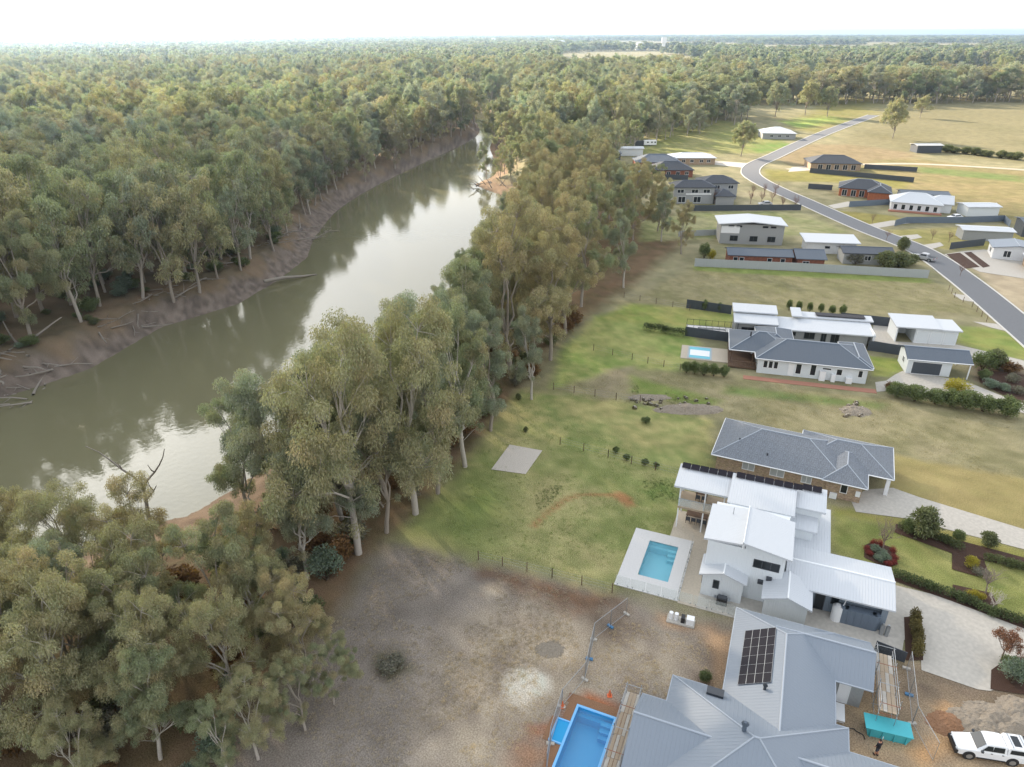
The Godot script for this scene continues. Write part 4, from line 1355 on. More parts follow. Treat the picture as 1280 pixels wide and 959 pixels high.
func mound(called: String, label: String, material: Material, at: Vector3, rx: float, rz: float, h: float, sd: int, category := "pile"):
	var f := FastNoiseLite.new()
	f.seed = sd
	f.frequency = 0.55
	f.fractal_octaves = 4
	var n := 40
	var m := MB.new()
	var pt := func(i: int, j: int):
		var u := (float(i) / n) * 2.0 - 1.0
		var w := (float(j) / n) * 2.0 - 1.0
		var r := sqrt(u * u + w * w) * (1.0 + 0.22 * f.get_noise_2d(u * 2.0 + 7.0, w * 2.0))
		var y := h * maxf(0.0, 1.0 - r * r) * (0.8 + 0.5 * f.get_noise_2d(u * rx, w * rz)) + (0.10 * f.get_noise_2d(u * rx * 5.0, w * rz * 5.0) if r < 1.0 else 0.0)
		return Vector3(u * rx, y - 0.07, w * rz)
	for i in n:
		for j in n:
			var a: Vector3 = pt.call(i, j)
			var b: Vector3 = pt.call(i + 1, j)
			var c: Vector3 = pt.call(i + 1, j + 1)
			var d: Vector3 = pt.call(i, j + 1)
			if maxf(maxf(a.y, b.y), maxf(c.y, d.y)) < -0.06: continue
			m.quad(a, b, c, d)
	var o := part(m, called, material)
	o.position = at
	tag(o, label, category)

func stones(label: String, px: Array, count: int, spread: Vector2, size: float, group: String):
	for k in count:
		var at := G(px[0] + rng.randf_range(-1, 1) * spread.x, px[1] + rng.randf_range(-1, 1) * spread.y)
		var m := MB.new()
		var s := size * rng.randf_range(0.5, 1.2)
		var ring := []
		for r in 3:
			var row := []
			for i in 7:
				var an := TAU * i / 7.0 + r
				var rad: float = [1.0, 0.9, 0.35][r] * s * rng.randf_range(0.75, 1.15)
				row.append(Vector3(cos(an) * rad, [-0.05, 0.45, 0.75][r] * s, sin(an) * rad * 0.8))
			ring.append(row)
		for r in 2:
			for i in 7: m.quad(ring[r + 1][i], ring[r + 1][(i + 1) % 7], ring[r][(i + 1) % 7], ring[r][i])
		for i in range(1, 6): m.tri(ring[2][0], ring[2][i], ring[2][i + 1])
		var o := part(m, "stone", M.stone)
		o.position = at
		o.rotation.y = rng.randf() * TAU
		tag(o, label, "stone", group)

func build_site():
	var xb := Transform3D(Basis(Vector3.UP, deg_to_rad(-22)), Vector3(17.01, 0, -40.13))
	# bright blue pool shell in raw earth
	var q := G(722, 881.6)
	var p := thing("fibreglass_pool", "bright blue pool shell with side spa set in raw earth", "pool", q, -23)
	basin(p, M.pool_blue, 0.15, 3.15, 0.15, 7.05, 1.35, -0.12)
	var rim := MB.new()
	for r in [[-0.05, 3.35, -0.05, 0.15], [-0.05, 3.35, 7.05, 7.25], [-0.05, 0.15, 0.15, 7.05], [3.15, 3.35, 0.15, 7.05]]:
		rim.box(Vector3(r[0], -0.02, r[2]), Vector3(r[1], 0.09, r[3]))
	part(rim, "rim", M.pool_blue_rim, p)
	var spa := MB.new()
	spa.box(Vector3(-1.0, -0.02, 1.9), Vector3(-0.06, 0.05, 3.9))
	part(spa, "spa_seat", M.pool_blue, p)
	var sr := MB.new()
	for r in [[-1.12, -0.06, 1.78, 1.9], [-1.12, -0.06, 3.9, 4.02], [-1.12, -1.0, 1.9, 3.9]]:
		sr.box(Vector3(r[0], -0.02, r[2]), Vector3(r[1], 0.12, r[3]))
	part(sr, "spa_rim", M.pool_blue_rim, p)
	var xp := Transform3D(Basis(Vector3.UP, deg_to_rad(-23)), q)
	for r in [[-1.0, 4.2, -0.95, -0.06], [-1.0, 4.2, 7.26, 8.2], [-0.75, -0.06, -0.06, 1.75], [-0.75, -0.06, 4.05, 7.26], [3.36, 4.2, -0.06, 7.26], [-1.6, -1.13, 1.75, 4.05]]:
		shelf("earth_collar", M.orange_earth, xp, r[0], r[1], r[2], r[3], -0.06, 0.008)
	# scaffolds
	scaffold("long scaffold of pale boards between blue pool and roof", xb * Vector3(-7.35, 0, 2.2), -22, 4, 2.1, 1.15, 1.5, 2.7)
	scaffold("tall scaffold with boards at the gable of the new house", xb * Vector3(11.6, 0, -9.4), -22, 3, 2.1, 1.3, 2.0, 3.4)
	# skip, board and hose by the house
	var s := thing("skip_bin", "turquoise covered skip bin beside the scaffold", "skip", G(1107, 917), -17)
	var sb := MB.new()
	sb.poly([Vector3(-1.7, 0.95, -0.75), Vector3(1.7, 0.95, -0.75), Vector3(1.7, 0.95, 0.75), Vector3(-1.7, 0.95, 0.75)], 0.06)
	part(sb, "cover", M.turquoise, s)
	var sk := MB.new()
	var lo := [Vector3(-1.4, -0.02, -0.6), Vector3(1.4, -0.02, -0.6), Vector3(1.4, -0.02, 0.6), Vector3(-1.4, -0.02, 0.6)]
	var hi := [Vector3(-1.65, 0.9, -0.7), Vector3(1.65, 0.9, -0.7), Vector3(1.65, 0.9, 0.7), Vector3(-1.65, 0.9, 0.7)]
	for k in 4: sk.quad(hi[(k + 1) % 4], hi[k], lo[k], lo[(k + 1) % 4])
	part(sk, "body", M.turquoise, s)
	for k in 4: box_part(s, "rib", M.turquoise, -1.3 + k * 0.85, -1.22 + k * 0.85, 0.05, 0.88, 0.55, 0.74)
	for k in 2:
		var bk := thing("bucket", "small white bucket in front of the turquoise skip", "bucket", G(1102 + k * 4, 922.5), 0, "white buckets")
		var m := MB.new()
		m.tube(Vector3(0, 0, 0), Vector3(0, 0.32, 0), 0.13, 0.16, 10, true)
		part(m, "pail", M.trim_white, bk)
		var hd := MB.new()
		hd.path([Vector3(-0.16, 0.3, 0), Vector3(-0.1, 0.4, 0.02), Vector3(0.1, 0.4, 0.02), Vector3(0.16, 0.3, 0)], [0.008, 0.008, 0.008, 0.008], 4)
		part(hd, "handle", M.steel, bk)
	var wb := thing("board_stack", "stack of pale boards leaning by the back door", "boards", xb * Vector3(8.9, 0, -3.6), -22)
	for k in 3: box_part(wb, "board", M.trim_white if k != 1 else M.concrete, -0.5 + 0.05 * k, 0.5 + 0.04 * k, 0.08 * k, 0.08 * k + 0.07, -0.9, 0.9)
	var hose := MB.new()
	var pts := []
	for k in 12: pts.append(G(1062 + k * 1.8 + sin(k * 0.9) * 1.5, 911 + pow(k / 11.0, 2) * 14.0) + Vector3(0, 0.04, 0))
	var rr := []
	for k in 12: rr.append(0.035)
	hose.path(pts, rr, 6)
	tag(part(hose, "hose", M.black), "black hose lying curved on the earth by the new house", "hose")
	# fences of framed wire
	mesh_fence("framed wire site fence panel running toward the blue pool", [[783, 768], [742, 800], [731, 850], [702, 884], [688, 930], [683, 965]], "site fence panels by the blue pool")
	mesh_fence("framed wire site fence panel beside the tall scaffold", [[1133, 836], [1140, 905], [1166, 952]], "site fence panels by the scaffold")
	# filter plant on its slab
	var eq := thing("filter_plant", "pool filter plant with pump and tanks on a slab", "pump", G(851, 777), -20)
	box_part(eq, "slab", M.concrete, -1.3, 1.3, -0.02, 0.12, -0.55, 0.55)
	for k in 2:
		var m := MB.new()
		m.tube(Vector3(-0.95 + k * 0.5, 0.12, 0), Vector3(-0.95 + k * 0.5, 0.85, 0), 0.2, 0.2, 10, true)
		part(m, "filter_tank", M.trim_white, eq)
	box_part(eq, "pump_housing", M.black, 0.0, 0.35, 0.12, 0.7, -0.3, 0.3)
	box_part(eq, "heat_pump", M.trim_white, 0.5, 1.2, 0.12, 0.75, -0.3, 0.35)
	mound("gravel_pile", "small grey gravel pile on the bare lot", M.rubble, G(687, 812), 1.5, 1.1, 0.35, 3)
	mound("rubble_pile", "long heap of broken rubble behind the white ute", M.rubble, G(1246, 905), 4.2, 2.2, 1.1, 4)
	mound("rubble_pile", "grey rubble heap below the mulched bed", M.rubble, G(1285, 895), 3.0, 2.0, 1.2, 9)
	mound("earth_pile", "orange sand heap beside the rubble", M.orange_earth, G(1186, 905), 1.9, 1.3, 0.55, 6)
	stones("loose pale stone beside the rubble heap", [1235, 905], 26, Vector2(38, 22), 0.16, "stones by the rubble")
	var cones := [[703, 884], [762, 870]]
	for c in cones:
		var m := MB.new()
		m.box(Vector3(-0.2, 0, -0.2), Vector3(0.2, 0.04, 0.2))
		m.tube(Vector3(0, 0.04, 0), Vector3(0, 0.7, 0), 0.16, 0.03, 10, true)
		var o := part(m, "barrier_cone", M.orange_plastic)
		o.position = G(c[0], c[1])
		tag(o, "orange cone at the edge of the blue pool's earth", "cone", "orange cones")
	person()

func person():
	# one continuous figure: capsules joined by a smooth minimum and meshed on a grid
	var base := G(1095, 944)
	var bones := [[0.09, 0.0, 0.06, 0.09, 0.48, 0.0, 0.06, 0.07], [0.09, 0.48, 0.0, 0.09, 0.92, 0.0, 0.07, 0.095], [-0.09, 0.0, -0.06, -0.09, 0.48, 0.02, 0.06, 0.07], [-0.09, 0.48, 0.02, -0.09, 0.92, 0.0, 0.07, 0.095], [0.09, 0.04, 0.06, 0.1, 0.04, 0.2, 0.05, 0.04], [-0.09, 0.04, -0.06, -0.1, 0.04, 0.08, 0.05, 0.04],
		[0, 0.95, 0, 0, 1.2, 0, 0.15, 0.14], [0, 1.2, 0, 0, 1.42, 0, 0.15, 0.13], [-0.14, 1.42, 0, 0.14, 1.42, 0, 0.08, 0.08], [0, 1.45, 0, 0, 1.56, 0.01, 0.055, 0.055], [0, 1.63, 0.015, 0, 1.68, 0.01, 0.095, 0.1],
		[0.2, 1.4, 0, 0.27, 1.13, 0.02, 0.055, 0.045], [0.27, 1.13, 0.02, 0.24, 0.9, 0.14, 0.043, 0.032], [-0.2, 1.4, 0, -0.28, 1.13, 0.0, 0.055, 0.045], [-0.28, 1.13, 0.0, -0.27, 0.88, 0.1, 0.043, 0.032], [0.24, 0.9, 0.14, 0.23, 0.82, 0.18, 0.035, 0.02], [-0.27, 0.88, 0.1, -0.27, 0.8, 0.13, 0.035, 0.02]]
	var field := func(p: Vector3) -> float:
		var s := 0.0
		for b in bones:
			var a := Vector3(b[0], b[1], b[2])
			var ab := Vector3(b[3], b[4], b[5]) - a
			var t := clampf((p - a).dot(ab) / ab.length_squared(), 0, 1)
			s += exp(-45.0 * ((p - a - ab * t).length() - lerpf(b[6], b[7], t)))
		return -log(maxf(s, 1e-30)) / 45.0
	var cell := 0.028
	var lo := Vector3(-0.42, -0.06, -0.24)
	var nx := 30
	var ny := 68
	var nz := 20
	var val := PackedFloat32Array()
	val.resize(nx * ny * nz)
	for k in nz:
		for j in ny:
			for i in nx: val[i + nx * (j + ny * k)] = field.call(lo + Vector3(i, j, k) * cell)
	var vid := {}
	var m := MB.new()
	for k in nz - 1:
		for j in ny - 1:
			for i in nx - 1:
				var sum := Vector3.ZERO
				var cnt := 0
				for e in 12:
					var ax := e / 4
					var o := Vector3i.ZERO
					o[(ax + 1) % 3] = e & 1
					o[(ax + 2) % 3] = (e >> 1) & 1
					var o2 := o
					o2[ax] += 1
					var f0 := val[i + o.x + nx * (j + o.y + ny * (k + o.z))]
					var f1 := val[i + o2.x + nx * (j + o2.y + ny * (k + o2.z))]
					if (f0 < 0.0) != (f1 < 0.0):
						sum += Vector3(o).lerp(Vector3(o2), f0 / (f0 - f1))
						cnt += 1
				if cnt:
					var pos := lo + (Vector3(i, j, k) + sum / cnt) * cell
					var h := 0.005
					var nn := Vector3(field.call(pos + Vector3(h, 0, 0)) - field.call(pos - Vector3(h, 0, 0)), field.call(pos + Vector3(0, h, 0)) - field.call(pos - Vector3(0, h, 0)), field.call(pos + Vector3(0, 0, h)) - field.call(pos - Vector3(0, 0, h))).normalized()
					vid[Vector3i(i, j, k)] = m.v.size()
					m.v.append(pos)
					m.n.append(nn)
					m.uv.append(Vector2.ZERO)
					var col := lin(40, 42, 48)
					if pos.y > 1.5: col = lin(190, 140, 115)
					if pos.y > 1.66: col = lin(50, 40, 34)
					elif pos.y < 0.92 and pos.y > 0.5 and absf(pos.x) < 0.2: col = lin(60, 64, 78)
					elif pos.y < 0.5 and pos.y > 0.14: col = lin(186, 138, 112)
					if absf(pos.x) > 0.2 and pos.y < 1.15: col = lin(186, 138, 112)
					m.c.append(col)
	for k in range(1, nz - 1):
		for j in range(1, ny - 1):
			for i in range(1, nx - 1):
				for ax in 3:
					var o := Vector3i(i, j, k)
					var o2 := o
					o2[ax] += 1
					var f0 := val[o.x + nx * (o.y + ny * o.z)]
					var f1 := val[o2.x + nx * (o2.y + ny * o2.z)]
					if (f0 < 0.0) == (f1 < 0.0): continue
					var u := Vector3i.ZERO
					var w := Vector3i.ZERO
					u[(ax + 1) % 3] = 1
					w[(ax + 2) % 3] = 1
					var ids := []
					for c in [o - u - w, o - w, o, o - u]:
						if vid.has(c): ids.append(vid[c])
					if ids.size() < 4: continue
					if f0 < 0.0: ids.reverse()
					for t in [0, 1, 2, 0, 2, 3]: m.ix.append(ids[t])
	var mt := mat("figure", Color(1, 1, 1), 0.8)
	mt.vertex_color_use_as_albedo = true
	var o := part(m, "person", mt)
	o.position = base
	o.rotation.y = deg_to_rad(200)
	tag(o, "person in dark top and shorts standing on the bare site", "person")

func build_yards():
	var xa := Transform3D(Basis(Vector3.UP, deg_to_rad(-22)), Vector3(21.28, 0, -62.63))
	# small pool with pale paving
	var p := thing("garden_pool", "small turquoise pool in white paving beside the white house", "pool", xa.origin, -22)
	basin(p, M.pool_aqua, -5.5, -2.4, 2.8, 8.7, 1.25, -0.1)
	var slabs := [[-7.4, -5.5, 1.2, 11.0], [-2.4, -1.0, 1.2, 11.0], [-5.5, -2.4, 1.2, 2.8], [-5.5, -2.4, 8.7, 11.0]]
	for r in slabs:
		shelf("pool_paving", M.paving, xa, r[0], r[1], r[2], r[3], -0.1, 0.06, "white stone paving round the small turquoise pool", "paving")
	shelf("patio", M.patio, xa, -3.6, 2.0, -3.9, 1.19, -0.1, 0.05, "beige concrete terrace under the balcony", "terrace")
	shelf("patio", M.patio, xa, -0.99, 0.8, 1.19, 11.2, -0.1, 0.045, "beige concrete path between pool paving and white house", "path")
	shelf("patio", M.concrete, xa, 0.8, 6.7, 8.0, 11.2, -0.1, 0.043, "concrete court below the white gables", "terrace")
	# frameless pool fence
	var gf := thing("glass_fence", "frameless glass fence along the pool paving", "fence", xa.origin, -22)
	for k in 9:
		var x := -7.3 + k * 1.55
		box_part(gf, "glass_panel", M.clear_glass, x, x + 1.48, 0.1, 1.25, 10.92, 10.935)
		for e in [0.2, 1.25]: box_part(gf, "spigot", M.steel, x + e, x + e + 0.06, 0.02, 0.25, 10.9, 10.96)
	for k in 6:
		var z := 1.6 + k * 1.56
		box_part(gf, "glass_panel", M.clear_glass, -1.08, -1.065, 0.1, 1.25, z, z + 1.48)
		for e in [0.2, 1.25]: box_part(gf, "spigot", M.steel, -1.1, -1.04, 0.02, 0.25, z + e, z + e + 0.06)
	# dining furniture: on the terrace and up on the balcony
	dining("dark outdoor dining table on the terrace by the white house", "dark chair at the terrace table", G(871, 650, 0.06), -22, 4, 2.4, "chairs at the terrace table")
	dining("grey dining table on the balcony of the white house", "dark chair at the balcony table", G(877, 622, 2.94), -22, 2, 1.3, "chairs at the balcony table")
	# barbecue, tanks and bottles beside the house
	var bb := thing("barbecue", "black barbecue on a trolley by the white gable wall", "barbecue", xa * Vector3(3.0, 0.045, 9.8), -22)
	box_part(bb, "cabinet", M.black, -0.5, 0.5, 0.0, 0.75, -0.25, 0.25)
	var hood := MB.new()
	hood.tube(Vector3(-0.42, 0.82, 0), Vector3(0.42, 0.82, 0), 0.26, 0.26, 12, true)
	part(hood, "hood", M.charcoal, bb)
	for s in [-0.75, 0.51]: box_part(bb, "side_shelf", M.steel, s, s + 0.24, 0.7, 0.74, -0.22, 0.22)
	var tk := thing("water_tank", "white round water tank under the garage roof", "tank", xa * Vector3(13.3, 0, 7.7), -22)
	var tm := MB.new()
	tm.tube(Vector3(0, 0, 0), Vector3(0, 1.6, 0), 0.5, 0.5, 20, true)
	tm.tube(Vector3(0, 1.6, 0), Vector3(0, 1.75, 0), 0.5, 0.25, 20, true)
	part(tm, "tank_body", M.trim_white, tk)
	var pp := MB.new()
	pp.tube(Vector3(0.35, 1.5, 0.0), Vector3(0.6, 2.6, -0.3), 0.04, 0.04, 6, true)
	part(pp, "inlet_pipe", M.trim_white, tk)
	var t2 := thing("slim_tank", "long slate grey slimline tank against the garage wall", "tank", xa * Vector3(15.2, 0, 7.7), -22)
	var s2 := MB.new()
	s2.box(Vector3(-1.35, 0, -0.38), Vector3(1.35, 1.75, 0.38))
	for e in [-1.35, 1.35]: s2.tube(Vector3(e, 0, 0), Vector3(e, 1.75, 0), 0.38, 0.38, 14, true)
	part(s2, "tank_body", M.blue_grey_panel, t2)
	for k in 4: box_part(t2, "rib", M.blue_grey_panel, -1.0 + k * 0.6, -0.9 + k * 0.6, 0.05, 1.7, 0.38, 0.42)
	for k in 2:
		var gb := thing("gas_bottle", "grey gas bottle at the corner of the garage wall", "gas bottle", xa * Vector3(17.2 + k * 0.45, 0, 8.2), 0, "gas bottles")
		var gm := MB.new()
		gm.tube(Vector3(0, 0, 0), Vector3(0, 1.05, 0), 0.19, 0.19, 12, true)
		gm.tube(Vector3(0, 1.05, 0), Vector3(0, 1.18, 0), 0.19, 0.08, 12, true)
		part(gm, "cylinder", M.steel, gb)
		var cm := MB.new()
		cm.tube(Vector3(0, 1.18, 0), Vector3(0, 1.3, 0), 0.1, 0.1, 10, true)
		part(cm, "collar", M.steel, gb)
	# the sand square on the lawn
	tag(sheet("sand_pit", pxs([[637, 556], [678, 563.5], [657, 593], [614, 587]]), 0.03, M.sand), "square of pale sand on the lawn near the trees", "sand")
	# garden beds
	var beds := [["mulched bed with red edged shrubs below a bare tree", [[1081, 682], [1092, 677], [1118, 686], [1122, 706], [1108, 711], [1080, 697]]], ["dark mulched bed round a yellow shrub against the hedge", [[1190, 692], [1230, 700], [1236, 718], [1222, 721], [1190, 712]]], ["mulched bed round two yellow shrubs by the drive hedge", [[1191, 731], [1240, 742], [1247, 757], [1220, 762], [1190, 748]]], ["mulched strip under the shrubs along the garden's upper edge", [[1120, 655], [1290, 700], [1290, 714], [1190, 692], [1118, 666]]], ["mulched strip under the clipped hedge along the drive", [[1116, 726], [1190, 752], [1290, 790], [1290, 776], [1190, 742], [1118, 716]]], ["mulched bed with a round blue green shrub by the forecourt", [[1239, 838], [1262, 822], [1300, 822], [1300, 872], [1238, 862]]], ["narrow bed under the brown hedge on the forecourt", [[1130, 772], [1152, 770], [1154, 826], [1132, 826]]], ["shrub bed beside the detached garage's drive", [[1222, 462], [1290, 470], [1290, 508], [1250, 492], [1225, 478]]], ["dark planting strip in the paved court", [[1183, 318], [1200, 316], [1225, 334], [1205, 336]]], ["second dark planting strip in the paved court", [[1205, 316], [1214, 315], [1238, 333], [1229, 335]]]]
	for b in beds: tag(sheet("garden_bed", pxs(b[1]), 0.05, M.mulch), b[0], "garden bed")
	# second pool with a pale cover behind conifers
	var d := thing("covered_pool", "turquoise pool half under a white cover beside clipped conifers", "pool", G(878, 443), -15)
	box_part(d, "paving", M.patio, -3.6, 6.8, -0.05, 0.07, -3.2, 2.6)
	box_part(d, "coping", M.pale_panel, -2.5, 1.6, 0.02, 0.12, -2.9, 2.4)
	box_part(d, "basin_edge", M.pool_aqua, -2.2, 1.3, 0.03, 0.14, -2.6, 2.1)
	box_part(d, "cover", M.trim_white, -2.1, 1.2, 0.1, 0.17, -1.3, 1.1)
	var td := thing("tiled_terrace", "white tiled terrace inside a black pool fence by the flat roofed house", "terrace", G(890, 412), -12)
	box_part(td, "paving", M.paving, -4.6, 4.6, -0.05, 0.08, -1.4, 1.4)
	box_part(td, "lap_pool", M.glass, -2.6, 2.4, 0.02, 0.1, -0.5, 0.3)
	for k in 9:
		for z in [-1.5, 1.5]: post(td, M.black, -4.6 + k * 1.15, z, -0.05, 1.25, 0.03)
	for z in [-1.5, 1.5]: box_part(td, "rail", M.black, -4.6, 4.6, 1.15, 1.2, z - 0.02, z + 0.02)
	var sp := thing("spa_pool", "small blue spa pool on a brick terrace inside the black fence", "pool", G(799, 215), 0)
	box_part(sp, "terrace", M.red_brick_edge, -3.6, 6.0, -0.05, 0.1, -2.5, 2.5)
	box_part(sp, "rim", M.trim_white, -2.2, 2.2, 0.05, 0.25, -1.9, 1.9)
	box_part(sp, "water_surface", M.pool_blue, -1.8, 1.8, 0.2, 0.27, -1.5, 1.5)
	# fences
	fence("panel_fence", "long pale grey panel fence beside the dry paddock", [[868, 333], [1000, 339], [1160, 348]], 1.9, M.pale_panel)
	fence("panel_fence", "charcoal panel fence behind the flat roofed house", [[858, 385], [914, 393]], 1.8, M.charcoal_panel)
	fence("panel_fence", "charcoal panel fence running on behind the solar array", [[1050, 402], [1116, 409]], 1.8, M.charcoal_panel)
	fence("panel_fence", "charcoal panel fence below the white tiled terrace", [[856, 420], [914, 428]], 1.8, M.charcoal_panel)
	fence("panel_fence", "charcoal panel fence between weatherboard house and long shed", [[1084, 438], [1130, 445]], 1.8, M.charcoal_panel)
	fence("panel_fence", "black panel fence below the two storey house", [[862, 264], [1001, 263]], 1.8, M.charcoal_panel)
	fence("panel_fence", "black panel fence in front of the spa pool", [[788, 223], [860, 225]], 1.8, M.charcoal_panel)
	fence("panel_fence", "black panel fence below the pale brick house across the road", [[1012, 216], [1142, 228]], 1.8, M.charcoal_panel)
	fence("panel_fence", "black panel fence behind the pale brick house across the road", [[1080, 211], [1146, 215]], 1.8, M.charcoal_panel)
	fence("panel_fence", "dark panel fence behind the unfinished brick house", [[1010, 236], [1040, 238]], 1.8, M.charcoal_panel)
	fence("panel_fence", "slate panel fence enclosing the white verandah house", [[1118, 283], [1132, 279], [1200, 279], [1254, 277], [1262, 284]], 1.8, M.blue_grey_panel)
	fence("panel_fence", "slate panel fence between unfinished house and verandah house", [[1061, 259], [1113, 256]], 1.8, M.blue_grey_panel)
	fence("panel_fence", "dark panel fence beside the planting strips", [[1187, 312], [1230, 307]], 1.8, M.charcoal_panel)
	fence("panel_fence", "dark low fence at the scaffold end of the forecourt", [[1093, 814], [1131, 829]], 1.2, M.charcoal_panel)
	fence("panel_fence", "pale fence beyond the white folded roof", [[848, 296], [898, 294]], 1.6, M.pale_panel)
	wire_fence("wire fence of dark posts across the neighbouring lawn", [[700, 556], [760, 572], [850, 596]])
	wire_fence("wire fence of dark posts at the foot of the main lawn", [[598, 700], [690, 722], [765, 741]])
	wire_fence("wire fence of dark posts beyond the second lawn", [[692, 487], [770, 500], [800, 503]])
	wire_fence("wire fence of dark posts above the brown patch", [[742, 438], [790, 450], [850, 463]])
	wire_fence("wire fence of thin posts beside the paddock's far edge", [[780, 372], [862, 388]], 4.0)
	wire_fence("post and wire fence beside the road crossover", [[1186, 362], [1193, 372], [1215, 384], [1233, 402]], 2.5)

func dining(label: String, chair_label: String, at: Vector3, yaw: float, side: int, length: float, group: String):
	var t := thing("dining_table", label, "table", at, yaw)
	box_part(t, "tabletop", M.dark_timber, -length / 2, length / 2, 0.70, 0.75, -0.5, 0.5)
	for x in [-length / 2 + 0.1, length / 2 - 0.1]:
		for z in [-0.42, 0.42]: post(t, M.charcoal, x, z, 0.0, 0.7, 0.035, "leg")
	for s in [-1, 1]:
		for k in side:
			var x := -length / 2 + (k + 0.5) * length / side
			var c := thing("dining_chair", chair_label, "chair", at + Basis(Vector3.UP, deg_to_rad(yaw)) * Vector3(x, 0, s * 0.85), yaw + (0.0 if s > 0 else 180.0), group)
			box_part(c, "seat", M.charcoal, -0.24, 0.24, 0.42, 0.47, -0.24, 0.24)
			box_part(c, "backrest", M.charcoal, -0.24, 0.24, 0.5, 0.92, 0.2, 0.25)
			for q in [[-0.21, -0.21], [0.21, -0.21], [-0.21, 0.21], [0.21, 0.21]]: post(c, M.charcoal, q[0], q[1], 0.0, 0.42, 0.02, "leg")

# ---------------------------------------------------------------- vehicles
func wheel(p: Node, x: float, z: float, r: float, w: float):
	var t := MB.new()
	t.tube(Vector3(x, r, z - w / 2), Vector3(x, r, z + w / 2), r, r, 20, true)
	var o := part(t, "wheel", M.rubber, p)
	var m := MB.new()
	m.tube(Vector3(x, r, z - w / 2 - 0.012), Vector3(x, r, z + w / 2 + 0.012), r * 0.62, r * 0.62, 14, true)
	part(m, "rim", M.steel, o)

func loft(rows: Array, wide: Array, material: Material, called: String, p: Node) -> MeshInstance3D:
	# a shell through cross-sections at x: rows [x, bottom, top], wide [half width at bottom, half width at top]; rounded shoulders
	var m := MB.new()
	var rings := []
	for k in rows.size():
		var r: Array = rows[k]
		var wb: float = wide[k][0]
		var wt: float = wide[k][1]
		var e: float = minf(0.09, (r[2] - r[1]) * 0.4)
		rings.append([Vector3(r[0], r[1], wb), Vector3(r[0], r[2] - e, wt), Vector3(r[0], r[2] - e * 0.3, wt - e * 0.35), Vector3(r[0], r[2], wt - e), Vector3(r[0], r[2], -wt + e), Vector3(r[0], r[2] - e * 0.3, -wt + e * 0.35), Vector3(r[0], r[2] - e, -wt), Vector3(r[0], r[1], -wb)])
	for k in rings.size() - 1:
		for j in 8:
			var a: Vector3 = rings[k][j]
			var b: Vector3 = rings[k][(j + 1) % 8]
			var c: Vector3 = rings[k + 1][(j + 1) % 8]
			var d: Vector3 = rings[k + 1][j]
			m.quad(b, a, d, c)
	for e in [0, rings.size() - 1]:
		var g: Array = rings[e]
		for j in range(1, 7):
			if e == 0: m.tri(g[0], g[j], g[j + 1])
			else: m.tri(g[0], g[j + 1], g[j])
	return part(m, called, material, p)

func pane(p: Node, called: String, pts: Array, material: Material):
	var m := MB.new()
	m.quad(pts[0], pts[1], pts[2], pts[3])
	return part(m, called, material, p)

